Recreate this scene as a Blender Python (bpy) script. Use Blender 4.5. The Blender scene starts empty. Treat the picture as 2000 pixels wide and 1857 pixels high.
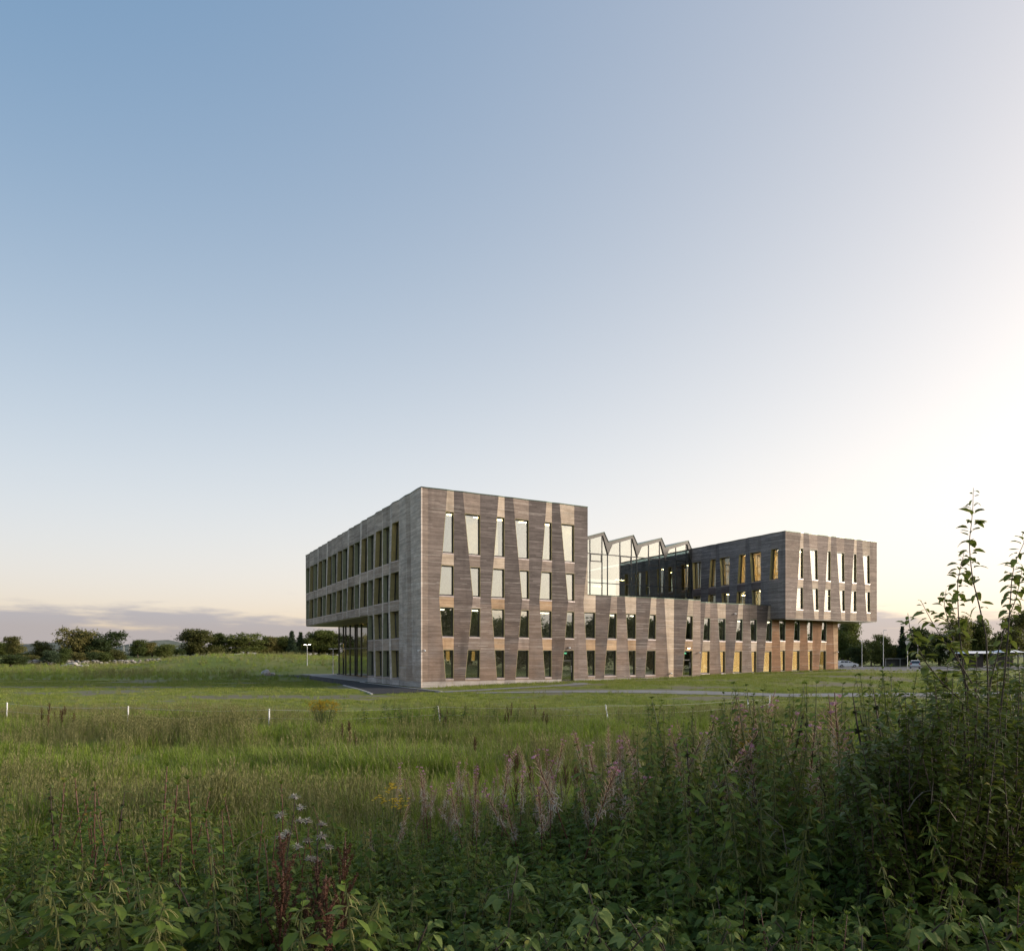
import bpy, bmesh, math, random
from mathutils import Vector, Matrix, noise
import numpy as np
R = math.radians
random.seed(7)
SC = bpy.context.scene
COL = SC.collection

# ------------------------------------------------------------------ camera
EYE = 2.57                                    # eye height above the building's base
cam = bpy.data.cameras.new('camera'); camo = bpy.data.objects.new('camera', cam); COL.objects.link(camo)
camo.location = (0, 0, EYE); camo.rotation_euler = (math.pi/2, 0, 0)
cam.sensor_fit = 'HORIZONTAL'; cam.sensor_width = 36; cam.lens = 36*1367/2000.0
cam.shift_y = 352.5/2000.0; cam.clip_start = .1; cam.clip_end = 9000
SC.camera = camo

# ------------------------------------------------------------------ dusk sky
SUN_AZ, SUN_EL = 88, 10                       # the sun has just gone, to the right behind the camera
w = bpy.data.worlds.new('World'); SC.world = w; w.use_nodes = True
nt = w.node_tree; N = nt.nodes; L = nt.links
bg = N['Background']
def nd(t, **k):
    n = N.new(t)
    for a, b in k.items(): setattr(n, a, b)
    return n
def mth(op, a, b=None, clamp=False):
    n = nd('ShaderNodeMath', operation=op, use_clamp=clamp)
    for i, v in enumerate((a, b)):
        if v is None: continue
        if isinstance(v, (int, float)): n.inputs[i].default_value = v
        else: L.new(v, n.inputs[i])
    return n.outputs[0]
def vmul(col, f):
    n = nd('ShaderNodeVectorMath', operation='SCALE'); n.inputs[0].default_value = col if not hasattr(col, 'node') else (0,0,0)
    if hasattr(col, 'node'): L.new(col, n.inputs[0])
    if isinstance(f, (int, float)): n.inputs['Scale'].default_value = f
    else: L.new(f, n.inputs['Scale'])
    return n.outputs[0]
def vadd(a, b):
    n = nd('ShaderNodeVectorMath', operation='ADD')
    for i, v in enumerate((a, b)):
        if hasattr(v, 'node'): L.new(v, n.inputs[i])
        else: n.inputs[i].default_value = v
    return n.outputs[0]
def cmix(f, a, b):
    n = nd('ShaderNodeMix', data_type='RGBA'); L.new(f, n.inputs['Factor'])
    for k, v in (('A', a), ('B', b)):
        s = [i for i in n.inputs if i.name == k and i.type == 'RGBA'][0]
        if hasattr(v, 'node'): L.new(v, s)
        else: s.default_value = tuple(v) + (1,)
    return [o for o in n.outputs if o.type == 'RGBA'][0]
tc = nd('ShaderNodeTexCoord').outputs['Generated']
nrm = nd('ShaderNodeVectorMath', operation='NORMALIZE'); L.new(tc, nrm.inputs[0]); dirv = nrm.outputs[0]
sep = nd('ShaderNodeSeparateXYZ'); L.new(dirv, sep.inputs[0])
zc = mth('MAXIMUM', sep.outputs['Z'], 0.0)
elev = mth('MULTIPLY', mth('ARCSINE', zc), 180/math.pi)
ele = mth('MAXIMUM', elev, 2.0)
hor = mth('POWER', math.e, mth('DIVIDE', ele, -20.0))
hor2 = mth('POWER', math.e, mth('DIVIDE', ele, -5.0))
sunv = Vector((math.sin(R(SUN_AZ))*math.cos(R(SUN_EL)), math.cos(R(SUN_AZ))*math.cos(R(SUN_EL)), math.sin(R(SUN_EL))))
dot = nd('ShaderNodeVectorMath', operation='DOT_PRODUCT'); L.new(dirv, dot.inputs[0]); dot.inputs[1].default_value = sunv
away = mth('SUBTRACT', dot.outputs['Value'], 1.0)
glow = mth('POWER', math.e, mth('MULTIPLY', away, 1.2))
glow2 = mth('POWER', math.e, mth('MULTIPLY', away, 8.0))
sky = nd('ShaderNodeTexSky', sky_type='NISHITA', sun_disc=False)
sky.sun_elevation = R(SUN_EL); sky.sun_rotation = R(SUN_AZ)
sky.ozone_density = 4; sky.air_density = .7; sky.dust_density = 1
col = vadd(vmul(sky.outputs[0], .012), (-.166, .040, .305))
col = vadd(col, vmul((1.290, 1.115, .795), hor))
col = vadd(col, vmul((-.57, -.816, -.992), hor2))
col = vadd(col, vmul((.865, .609, .354), glow))
col = vadd(col, vmul((2.31, 1.76, 1.25), glow2))
mx = nd('ShaderNodeVectorMath', operation='MAXIMUM'); L.new(col, mx.inputs[0]); mx.inputs[1].default_value = (.01, .02, .05); col = mx.outputs[0]
# low banks of cloud along the horizon
azm = mth('ARCTAN2', sep.outputs['X'], sep.outputs['Y'])
cv = nd('ShaderNodeCombineXYZ'); L.new(mth('MULTIPLY', azm, 5.0), cv.inputs[0]); L.new(mth('MULTIPLY', elev, .55), cv.inputs[1])
cn = nd('ShaderNodeTexNoise'); L.new(cv.outputs[0], cn.inputs['Vector']); cn.inputs['Scale'].default_value = 1.0; cn.inputs['Detail'].default_value = 6; cn.inputs['Roughness'].default_value = .58
cv2 = nd('ShaderNodeCombineXYZ'); L.new(mth('MULTIPLY', azm, 14.0), cv2.inputs[0]); L.new(mth('MULTIPLY', elev, 1.7), cv2.inputs[1])
cn2 = nd('ShaderNodeTexNoise'); L.new(cv2.outputs[0], cn2.inputs['Vector']); cn2.inputs['Scale'].default_value = 1.0; cn2.inputs['Detail'].default_value = 5
band = nd('ShaderNodeMapRange', interpolation_type='SMOOTHSTEP'); L.new(elev, band.inputs[0])
for i, v in ((1, 1.0), (2, 5.0), (3, 1.0), (4, 0.0)): band.inputs[i].default_value = v
cl = mth('ADD', mth('ADD', mth('MULTIPLY', cn.outputs[0], .8), mth('MULTIPLY', cn2.outputs[0], .35)), mth('MULTIPLY', band.outputs[0], .42))
clm = nd('ShaderNodeMapRange', interpolation_type='SMOOTHSTEP'); L.new(cl, clm.inputs[0])
for i, v in ((1, .70), (2, .90), (3, 0.0), (4, .95)): clm.inputs[i].default_value = v
cloudcol = vadd(vmul(col, .40), (.130, .150, .225))
low = nd('ShaderNodeMapRange', interpolation_type='SMOOTHSTEP'); L.new(elev, low.inputs[0])
for i, v in ((1, 4.5), (2, 7.5), (3, 1.0), (4, 0.0)): low.inputs[i].default_value = v
col = cmix(mth('MULTIPLY', clm.outputs[0], low.outputs[0]), col, cloudcol)
L.new(col, bg.inputs['Color']); bg.inputs['Strength'].default_value = .91

sl = bpy.data.lights.new('sun', 'SUN'); sl.energy = 4.6; sl.angle = R(16); sl.color = (1, .87, .71)
so = bpy.data.objects.new('sun', sl); COL.objects.link(so); so.rotation_euler = (-sunv).to_track_quat('-Z', 'Y').to_euler()
SC.view_settings.view_transform = 'Standard'; SC.view_settings.look = 'None'
SC.view_settings.exposure = 0.2; SC.view_settings.gamma = 1.0; SC.view_settings.use_curve_mapping = False
SC.render.engine = 'CYCLES'
SC.cycles.use_denoising = True
SC.cycles.max_bounces = 8; SC.cycles.transparent_max_bounces = 16; SC.cycles.diffuse_bounces = 3; SC.cycles.glossy_bounces = 4
SC.cycles.caustics_reflective = False; SC.cycles.caustics_refractive = False
SC.cycles.sample_clamp_indirect = 6

# ------------------------------------------------------------------ materials
class MT:
    """small node-tree helper"""
    def __init__(s, name):
        s.m = bpy.data.materials.new(name); s.m.use_nodes = True; s.t = s.m.node_tree; s.t.nodes.clear()
        s.out = s.n('ShaderNodeOutputMaterial')
    def n(s, t, ins=None, **k):
        n = s.t.nodes.new(t)
        for a, b in k.items(): setattr(n, a, b)
        for a, b in (ins or {}).items(): s.set(n.inputs[a], b)
        return n
    def set(s, sock, b):
        if hasattr(b, 'node'): s.t.links.new(b, sock)
        elif isinstance(b, (tuple, list)) and len(b) == 3 and sock.type == 'RGBA': sock.default_value = tuple(b) + (1,)
        else: sock.default_value = b
    def math(s, op, a, b=0.0, clamp=False): return s.n('ShaderNodeMath', {0: a, 1: b}, operation=op, use_clamp=clamp).outputs[0]
    def mix(s, f, a, b, mode='MIX'):
        n = s.n('ShaderNodeMix', data_type='RGBA', blend_type=mode); s.set(n.inputs['Factor'], f)
        s.set([i for i in n.inputs if i.name == 'A' and i.type == 'RGBA'][0], a); s.set([i for i in n.inputs if i.name == 'B' and i.type == 'RGBA'][0], b)
        return [o for o in n.outputs if o.type == 'RGBA'][0]
    def noise(s, vec, scale, detail=4, rough=.55): 
        n = s.n('ShaderNodeTexNoise', {'Scale': scale, 'Detail': detail, 'Roughness': rough})
        if vec is not None: s.set(n.inputs['Vector'], vec)
        return n.outputs[0]
    def ramp(s, f, a, b, c=0.0, d=1.0): return s.n('ShaderNodeMapRange', {0: f, 1: a, 2: b, 3: c, 4: d}, interpolation_type='SMOOTHSTEP').outputs[0]
    def coord(s, k='Object'): return s.n('ShaderNodeTexCoord').outputs[k]
    def scale(s, v, xyz): return s.n('ShaderNodeVectorMath', {0: v, 1: xyz}, operation='MULTIPLY').outputs[0]
    def bsdf(s, color, rough=.7, metal=0.0, spec=.5, normal=None):
        n = s.n('ShaderNodeBsdfPrincipled', {'Base Color': color, 'Roughness': rough, 'Metallic': metal, 'Specular IOR Level': spec})
        if normal is not None: s.set(n.inputs['Normal'], normal)
        return n.outputs[0]
    def bump(s, h, strength=.3, dist=.02): return s.n('ShaderNodeBump', {'Height': h, 'Strength': strength, 'Distance': dist}).outputs[0]
    def done(s, sh): s.t.links.new(sh, s.out.inputs['Surface']); return s.m
M = {}
def plain(name, c, rough=.6, metal=0.0, var=.15, scale=3.0, spec=.5):
    k = MT(name); v = k.noise(k.coord(), scale)
    col = k.mix(k.ramp(v, .3, .7), tuple(x*(1-var) for x in c), tuple(min(1, x*(1+var)) for x in c))
    M[name] = k.done(k.bsdf(col, rough, metal, spec)); return M[name]

PITCH = .075
def wood(name, c0, c1, warm=(.29, .175, .105), warmth=.4, streak=(.45, .42, .39), z_lo=0.0, z_hi=9.0):
    """weathered horizontal boards: each board its own tone, silvery streaks, warmer where rain does not reach"""
    k = MT(name); co = k.coord(); sp = k.n('ShaderNodeSeparateXYZ', {0: co})
    row = k.math('FLOOR', k.math('DIVIDE', sp.outputs['Z'], PITCH))
    al = k.math('ADD', sp.outputs['X'], sp.outputs['Y'])
    rr = k.n('ShaderNodeTexWhiteNoise', {'W': row}, noise_dimensions='1D').outputs['Value']
    brd = k.math('FLOOR', k.math('ADD', k.math('DIVIDE', al, 2.7), k.math('MULTIPLY', rr, 9.0)))
    cb = k.n('ShaderNodeCombineXYZ', {0: brd, 1: row}); wn = k.n('ShaderNodeTexWhiteNoise', {'Vector': cb.outputs[0]}, noise_dimensions='2D').outputs['Value']
    wide = k.noise(k.scale(co, (.35, .35, .55)), 1.0, 3)
    grain = k.noise(k.scale(co, (1.2, 1.2, 26)), 1.0, 5, .65)
    f = k.math('ADD', k.math('MULTIPLY', wn, .36), k.math('MULTIPLY', grain, .70))
    col = k.mix(k.ramp(f, .25, .85), c0, c1)
    wz = k.n('ShaderNodeMapRange', {0: sp.outputs['Z'], 1: z_lo, 2: z_hi, 3: 1.0, 4: 0.0}).outputs[0]
    wf = k.math('MULTIPLY', k.math('MULTIPLY', wz, k.ramp(wide, .32, .62)), warmth)
    col = k.mix(wf, col, warm)
    pale = k.math('MULTIPLY', k.ramp(wn, .88, .99), k.ramp(grain, .40, .60, 0, .55))
    col = k.mix(pale, col, streak)
    dark = k.ramp(k.noise(k.scale(co, (.9, .9, .16)), 1.0, 4), .50, .78, 0, .5)
    col = k.mix(dark, col, tuple(x*.5 for x in c0))
    rnd = k.n('ShaderNodeObjectInfo').outputs['Random']
    blot = k.ramp(k.noise(k.scale(co, (.5, .5, 1.6)), 1.0, 5, .7), .25, .75, -.22, .22)
    tone = k.math('ADD', k.math('ADD', k.math('MULTIPLY', rnd, .34), .83), blot)
    col = k.n('ShaderNodeVectorMath', {0: col, 'Scale': tone}, operation='SCALE').outputs[0]
    M[name] = k.done(k.bsdf(col, .82, 0, .25)); return M[name]
wood('wood_dark', (.112, .093, .089), (.220, .186, .180))
wood('wood_brown', (.185, .147, .132), (.325, .270, .247), warmth=.45)
wood('wood_mid', (.250, .196, .168), (.400, .326, .284), warmth=.5)
wood('wood_light', (.430, .345, .275), (.610, .510, .420), warm=(.44, .30, .19), warmth=.5)
wood('wood_amber', (.380, .262, .170), (.540, .400, .275), warm=(.46, .28, .155), warmth=.6, z_hi=12)
wood('wood_red', (.245, .135, .078), (.355, .210, .128), warm=(.33, .165, .085), warmth=.6)
wood('wood_pink', (.365, .285, .238), (.560, .455, .390), warm=(.42, .29, .20), warmth=.5)
wood('wood_silver', (.540, .452, .400), (.800, .705, .645), warm=(.47, .35, .25), warmth=.7, streak=(.70, .69, .68), z_hi=11)
wood('wood_silver_dark', (.345, .285, .250), (.580, .497, .445), warm=(.36, .26, .19), warmth=.7, z_hi=11)
wood('wood_shade', (.160, .147, .144), (.310, .290, .285), warm=(.2, .13, .09), warmth=.35)  # courtyard side, its shade mixed into the board colour
wood('wood_plinth', (.390, .350, .330), (.530, .490, .470), warm=(.5, .43, .4), warmth=.3)
plain('backing', (.035, .03, .027), .9)
plain('reveal_olive', (.32, .275, .135), .45, 0, .1)
plain('reveal_green', (.25, .27, .175), .45, 0, .1)  # greener olive, the reflection from the glass put into the reveal colour
plain('frame_black', (.018, .02, .02), .4)
plain('sill_metal', (.36, .31, .31), .4, .3)
plain('coping', (.055, .085, .065), .35, .5)
plain('soffit', (.30, .28, .11), .5, 0, .25, 1.5)
plain('fascia_grey', (.095, .088, .082), .5)
plain('mullion', (.05, .055, .06), .4, .3)
plain('interior_white', (.46, .43, .385), .8)
plain('interior_grey', (.40, .39, .37), .8)
plain('interior_floor', (.20, .17, .14), .5)
plain('timber_inside', (.58, .39, .19), .6)
plain('roof_felt', (.06, .06, .06), .9)
plain('galvanised', (.50, .51, .52), .45, .15)
plain('white_paint', (.78, .78, .77), .5)
plain('black_plastic', (.02, .02, .02), .5)
def glass(name, tint, refl, k2=.55):
    k = MT(name); lw = k.n('ShaderNodeLayerWeight', {'Blend': .35}).outputs['Facing']
    f = k.math('ADD', k.math('MULTIPLY', k.math('POWER', lw, 2.0), k2), refl, True)
    wob = k.bump(k.noise(k.coord(), .4, 0), .012, .05)
    gl = k.n('ShaderNodeBsdfGlossy', {'Color': (.93, .96, .97), 'Roughness': .004, 'Normal': wob})
    tr = k.n('ShaderNodeBsdfTransparent', {'Color': tint})
    M[name] = k.done(k.n('ShaderNodeMixShader', {0: f, 1: tr.outputs[0], 2: gl.outputs[0]}).outputs[0])
glass('glass', (.74, .81, .78), .29)
glass('glass_atrium', (.60, .70, .67), .34)
glass('glass_dark', (.40, .40, .28), .26)
def emit(name, c, s):
    k = MT(name); M[name] = k.done(k.n('ShaderNodeEmission', {'Color': c, 'Strength': s}).outputs[0])
emit('lamp_warm', (1, .66, .30), 34.0)
emit('lamp_fill', (1, .80, .55), 12.0)
emit('lamp_bright', (1, .66, .30), 70.0)
emit('lamp_outdoor', (1, .70, .38), 30.0)
emit('lamp_street', (1, .9, .72), 22.0)
emit('lit_sign', (.35, 1, .55), 1.5)
def litblind(name, c, s):
    k = MT(name); co = k.coord(); f = k.noise(k.scale(co, (6, 6, .15)), 1.0, 3)
    col = k.mix(k.ramp(f, .3, .7), tuple(x*.75 for x in c), c)
    M[name] = k.done(k.n('ShaderNodeEmission', {'Color': col, 'Strength': s}).outputs[0])
litblind('lit_blind', (1, .52, .19), 2.3)  # the blind itself emits, standing in for the lit room behind it
litblind('lit_blind_dim', (1, .52, .15), .8)

def ground_mat(name, fn):
    k = MT(name); col, rough, h = fn(k)
    M[name] = k.done(k.bsdf(col, rough, 0, .2, k.bump(h, .5, .03)))
def _meadow(k):
    co = k.coord(); a = k.noise(co, .09, 5); b = k.noise(co, 1.3, 4); c = k.noise(co, 9.0, 3)
    col = k.mix(k.ramp(a, .35, .65), (.145, .190, .034), (.215, .215, .062))
    col = k.mix(k.ramp(b, .45, .75, 0, .6), col, (.080, .120, .024))
    col = k.mix(k.ramp(c, .5, .8, 0, .5), col, (.20, .19, .08))
    soil = k.n('ShaderNodeAttribute', attribute_name='soil').outputs['Fac']; peb = k.noise(co, 14, 4, .7)
    return k.mix(k.ramp(k.math('ADD', soil, k.math('MULTIPLY', peb, .5)), .50, 1.15, 0, .8), col, k.mix(peb, (.11, .098, .070), (.235, .212, .165))), .95, c
ground_mat('meadow', _meadow)
def _asph(k):
    co = k.coord(); a = k.noise(co, 90, 2); b = k.noise(co, .5, 4)
    return k.mix(k.ramp(b, .3, .7), k.mix(a, (.03, .03, .033), (.06, .06, .064)), k.mix(a, (.045, .044, .045), (.075, .075, .078))), .85, a
ground_mat('asphalt', _asph)
def _gravel(k):
    co = k.coord(); a = k.noise(co, 25, 3); b = k.noise(co, .8, 4)
    c = k.mix(a, (.17, .17, .172), (.33, .33, .325)); return k.mix(k.ramp(b, .5, .7, 0, .5), c, (.16, .16, .12)), .95, a
ground_mat('gravel', _gravel)
def _carpark(k):
    co = k.coord(); a = k.noise(co, 40, 3); b = k.noise(co, .1, 4)
    return k.mix(k.ramp(b, .3, .7), k.mix(a, (.10, .10, .105), (.15, .15, .15)), (.17, .165, .165)), .9, a
ground_mat('carpark_asphalt', _carpark)
def _pave(k):
    co = k.coord(); a = k.noise(co, 30, 3); b = k.noise(co, .7, 3)
    return k.mix(k.ramp(b, .3, .7), (.33, .30, .28), (.44, .40, .375)), .85, a
ground_mat('paving', _pave)
plain('kerbstone', (.42, .40, .38), .8)
plain('boulder', (.38, .36, .34), .9, 0, .35, 4)
plain('fieldstone', (.19, .18, .17), .95, 0, .5, 1.2)
plain('hill_heather', (.055, .07, .06), .95, 0, .35, .02)
plain('heath', (.125, .105, .045), .95, 0, .4, .3)

def leafmat(name, c0, c1, trans=.35, rough=.5, edge=None, spec=.35, scale=2.5, veins=0):
    """leaf: own tone for each plant, patchy, lets some light through"""
    k = MT(name); co = k.coord(); oi = k.n('ShaderNodeObjectInfo').outputs['Random']
    f = k.math('ADD', k.math('MULTIPLY', k.noise(co, scale, 3), .9), k.math('MULTIPLY', k.math('SUBTRACT', oi, .5), .5))
    col = k.mix(k.ramp(f, .25, .70), c0, c1)
    if edge: col = k.mix(k.ramp(k.noise(co, scale*3.1, 2), .62, .71, 0, .9), col, edge)
    p = k.n('ShaderNodeBsdfPrincipled', {'Base Color': col, 'Roughness': rough, 'Specular IOR Level': spec})
    t = k.n('ShaderNodeBsdfTranslucent', {'Color': k.mix(.5, col, (.20, .26, .04), 'MIX')})
    M[name] = k.done(k.n('ShaderNodeMixShader', {0: trans, 1: p.outputs[0], 2: t.outputs[0]}).outputs[0]); return M[name]
leafmat('grass_green', (.160, .240, .024), (.305, .385, .055), .35, .6)
leafmat('grass_dry', (.200, .195, .075), (.310, .285, .130), .3, .7)
leafmat('grass_lawn', (.165, .220, .034), (.295, .325, .070), .3, .7)
leafmat('nettle_leaf', (.062, .105, .018), (.140, .200, .036), .3, .6, (.19, .18, .03), .15)
leafmat('nettle_tassel', (.16, .165, .055), (.27, .255, .11), .3, .8, None, .1)
leafmat('raspberry_leaf', (.072, .115, .026), (.178, .230, .066), .25, .65, (.19, .19, .04), .18)
leafmat('fireweed_leaf', (.068, .118, .020), (.160, .210, .040), .3, .55, (.24, .16, .03), .18)
leafmat('willow_leaf', (.085, .120, .026), (.195, .225, .060), .3, .45, (.26, .22, .04), .3, 1.5)
leafmat('rush_leaf', (.06, .12, .025), (.11, .18, .04), .3, .5)
leafmat('dark_whorl', (.026, .028, .012), (.075, .062, .028), .1, .8)
leafmat('petal_pink', (.44, .18, .33), (.60, .31, .47), .4, .6)
leafmat('pod_pink', (.42, .255, .170), (.60, .42, .30), .3, .7)
leafmat('fluff', (.48, .42, .38), (.66, .61, .57), .4, .9)
leafmat('dock_seed', (.050, .021, .013), (.105, .042, .025), .15, .8)
leafmat('petal_yellow', (.50, .34, .02), (.68, .50, .04), .3, .6)
leafmat('crown_green', (.050, .070, .018), (.115, .130, .036), .25, .7, None, .2, .5)
leafmat('crown_dark', (.026, .042, .015), (.062, .082, .028), .2, .7, None, .2, .5)
leafmat('crown_bronze', (.072, .074, .024), (.145, .128, .044), .25, .7, None, .2, .5)
leafmat('crown_conifer', (.022, .040, .024), (.052, .076, .042), .15, .8, None, .2, .5)
plain('bark', (.085, .07, .055), .9, 0, .3, 6)
plain('stem_red', (.12, .050, .032), .6, 0, .2, 8)
plain('stem_green', (.075, .095, .03), .6, 0, .2, 8)
plain('stem_brown', (.06, .042, .03), .8, 0, .25, 8)
plain('stem_pale', (.20, .16, .115), .8, 0, .2, 8)
plain('car_white', (.72, .73, .74), .25, 0, .02)
plain('car_silver', (.48, .50, .52), .25, .3, .02)
plain('car_dark', (.03, .035, .045), .25, 0, .02)
plain('car_glass', (.03, .04, .045), .08)
plain('tyre', (.015, .015, .015), .9)
plain('rim', (.4, .4, .41), .3, .8)
plain('tail_red', (.35, .02, .02), .3)
plain('head_clear', (.7, .72, .74), .15)
plain('shed_dark', (.035, .036, .04), .8)
plain('pale_steel', (.45, .45, .45), .5, .3)
plain('canvas_white', (.82, .82, .82), .7)
plain('bollard', (.03, .03, .03), .5)

# ------------------------------------------------------------------ object helpers
class MB:
    """collects polygons; build() links them as one mesh object"""
    def __init__(s): s.v = []; s.f = []; s.mi = []
    def poly(s, pts, mi=0):
        b = len(s.v); s.v += [tuple(p) for p in pts]; s.f.append(tuple(range(b, b+len(pts)))); s.mi.append(mi)
    def prism(s, a, b, mi=0):
        """closed solid between two matching polygons"""
        n = len(a); base = len(s.v); s.v += [tuple(p) for p in a] + [tuple(p) for p in b]
        s.f.append(tuple(range(base+n-1, base-1, -1))); s.f.append(tuple(range(base+n, base+2*n))); s.mi += [mi, mi]
        for i in range(n):
            j = (i+1) % n; s.f.append((base+i, base+j, base+n+j, base+n+i)); s.mi.append(mi)
    def box(s, x0, x1, y0, y1, z0, z1, mi=0):
        s.prism([(x0,y0,z0),(x1,y0,z0),(x1,y1,z0),(x0,y1,z0)], [(x0,y0,z1),(x1,y0,z1),(x1,y1,z1),(x0,y1,z1)], mi)
    def tube(s, pts, radii, n=6, mi=0):
        pts = [Vector(p) for p in pts]; base = len(s.v); k = len(pts)
        for i, p in enumerate(pts):
            d = (pts[min(i+1, k-1)] - pts[max(i-1, 0)]).normalized()
            a = d.orthogonal().normalized() if i == 0 else (a - d*a.dot(d)).normalized()
            b = d.cross(a); r = radii[i] if hasattr(radii, '__len__') else radii
            for j in range(n):
                t = 2*math.pi*j/n; s.v.append(tuple(p + a*(math.cos(t)*r) + b*(math.sin(t)*r)))
        for i in range(k-1):
            for j in range(n):
                j2 = (j+1) % n; s.f.append((base+i*n+j, base+i*n+j2, base+(i+1)*n+j2, base+(i+1)*n+j)); s.mi.append(mi)
        s.f.append(tuple(base+j for j in range(n-1, -1, -1))); s.f.append(tuple(base+(k-1)*n+j for j in range(n))); s.mi += [mi, mi]
    def mesh(s, name, mats, smooth=False):
        me = bpy.data.meshes.new(name); me.from_pydata(s.v, [], s.f)
        for m in (mats if isinstance(mats, (list, tuple)) else [mats]): me.materials.append(M[m] if isinstance(m, str) else m)
        if len(me.materials) > 1: me.polygons.foreach_set('material_index', s.mi)
        if smooth: me.polygons.foreach_set('use_smooth', [True]*len(me.polygons))
        me.update(); return me
    def build(s, name, mats, parent=None, smooth=False, loc=None):
        return link(name, s.mesh(name, mats, smooth), parent, loc)
def link(name, me, parent=None, loc=None):
    o = bpy.data.objects.new(name, me); COL.objects.link(o)
    if parent is not None: o.parent = parent
    if loc is not None: o.location = loc
    return o
def tag(o, label=None, cat=None, group=None, kind=None):
    for k, v in (('label', label), ('category', cat), ('group', group), ('kind', kind)):
        if v: o[k] = v
    return o
def empty(name, loc=(0,0,0), rz=0, parent=None):
    o = bpy.data.objects.new(name, None); COL.objects.link(o); o.location = loc; o.rotation_euler = (0,0,rz); o.empty_display_size = .2
    if parent is not None: o.parent = parent
    return o
def copy_tree(o, parent=None):
    c = o.copy(); COL.objects.link(c); c.parent = parent
    for ch in list(o.children): copy_tree(ch, c)
    return c
def smooth01(t): t = max(0., min(1., t)); return t*t*(3-2*t)
def lerp(a, b, t): return a + (b-a)*t
# ------------------------------------------------------------------ terrain
A0 = Vector((-7.22, 55.8)); UX = Vector((.8821, .4711)); VX = Vector((-.4711, .8821))
ROTB = math.atan2(.4711, .8821)
def b2w(s, t): p = A0 + UX*s + VX*t; return p.x, p.y
def w2b(x, y): d = Vector((x, y)) - A0; return d.dot(UX), d.dot(VX)
KN = [(-90, .95), (0, .82), (2.5, .62), (5, .2), (8, -.1), (14, -.38), (30, -.42), (42, -.2), (50, -.03), (54, 0), (9000, 0)]
KY = [k[0] for k in KN]; KZ = [k[1] for k in KN]
def G(x, y):
    z = float(np.interp(y, KY, KZ))
    if y < 45: z += .10*noise.noise((x*.21, y*.21, 3)) * min(1, max(0, (y-5)/10))
    s, t = w2b(x, y)
    if s > 0:
        r = .017*min(s, 55)*smooth01((t+17)/10)*(1-.8*smooth01((s-56)/12))
        if s < 53.5: r *= 1 - smooth01((t-2.4)/1.2)*smooth01((53.5-s)/.8)
        else: r *= 1 - .85*smooth01((t-2)/25)
        z += r
    if y > 95:
        m = lerp(2.65, 1.95, smooth01((x+56)/30)) * smooth01((y-104)/27)*smooth01((x+72)/15)*(1-smooth01(x/40))
        z += m + .25*noise.noise((x*.05, y*.05, 1))*smooth01((y-95)/20)
        if x < -55: z += (1-smooth01((x+72)/15))*(.5*smooth01((y-110)/40) + 2.3*smooth01((y-160)/60))
        if x > 0: z += smooth01(x/60)*1.2*smooth01((y-185)/60)
    return z
ys = np.concatenate([np.arange(-90, -10, 8), np.arange(-10, 62, .7), np.arange(62, 165, 2.5), np.arange(165, 420, 15), np.geomspace(430, 5000, 12)])
xs = np.concatenate([np.arange(0, 46, .9), np.arange(46, 135, 3), np.arange(135, 420, 20), np.geomspace(430, 5000, 12)])
xs = np.concatenate([-xs[:0:-1], xs])
gv = [(float(x), float(y), G(float(x), float(y))) for y in ys for x in xs]
nx = len(xs); gf = [(j*nx+i, j*nx+i+1, (j+1)*nx+i+1, (j+1)*nx+i) for j in range(len(ys)-1) for i in range(nx-1)]
gm = bpy.data.meshes.new('ground'); gm.from_pydata(gv, [], gf); gm.materials.append(M['meadow'])
def soil_at(x, y):
    """bare earth left by the building work: patches of the lawn where little grows"""
    if not 31 < y < 80: return 0.0
    return smooth01((-(noise.noise((x*.12, y*.25, 15)) + .6*noise.noise((x*.5, y*.8, 19))) - .08)/.35)*smooth01((y-31)/3)
sa = gm.attributes.new('soil', 'FLOAT', 'POINT'); sa.data.foreach_set('value', [soil_at(v[0], v[1]) for v in gv]); gm.polygons.foreach_set('use_smooth', [True]*len(gf))
tag(link('ground', gm), 'green meadow running from the weeds to the distant trees', kind='structure')

def sheet(name, polys, mat, dz, label=None):
    """strip laid over the ground: polys = list of (left, right) world points along its length"""
    mb = MB(); fine = []
    for (l0, r0), (l1, r1) in zip(polys, polys[1:]):
        n = max(1, int((Vector(l1)-Vector(l0)).length/1.5))
        for i in range(n): fine.append((Vector(l0).lerp(Vector(l1), i/n), Vector(r0).lerp(Vector(r1), i/n)))
    fine.append((Vector(polys[-1][0]), Vector(polys[-1][1])))
    rows = []
    for l, r in fine:
        m = max(2, int((r-l).length/1.2)+1); rows.append([l.lerp(r, k/(m-1)) for k in range(m)])
    m = max(len(r) for r in rows)
    rows = [[l.lerp(r, k/(m-1)) for k in range(m)] for l, r in fine]
    for a, b in zip(rows, rows[1:]):
        for k in range(m-1):
            mb.poly([(p.x, p.y, G(p.x, p.y)+dz) for p in (a[k], a[k+1], b[k+1], b[k])])
    return tag(mb.build(name, mat, None, True), label, kind='structure')
def bl(pts): return [(b2w(*l), b2w(*r)) for l, r in pts]
sheet('asphalt_road', bl([((-5.6, -5.6), (-.2, -5.6)), ((-4.9, 0), (-.95, 0)), ((-4.0, 8), (-.95, 8)), ((-3.6, 16), (-.35, 15.6)), ((-3.0, 28), (-.3, 28)), ((-3.0, 36), (-.3, 37)), ((-4.2, 40), (-.5, 42)), ((-7, 43), (-4, 46))]), 'asphalt', .035, 'dark asphalt drive along the left side of the building')
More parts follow.
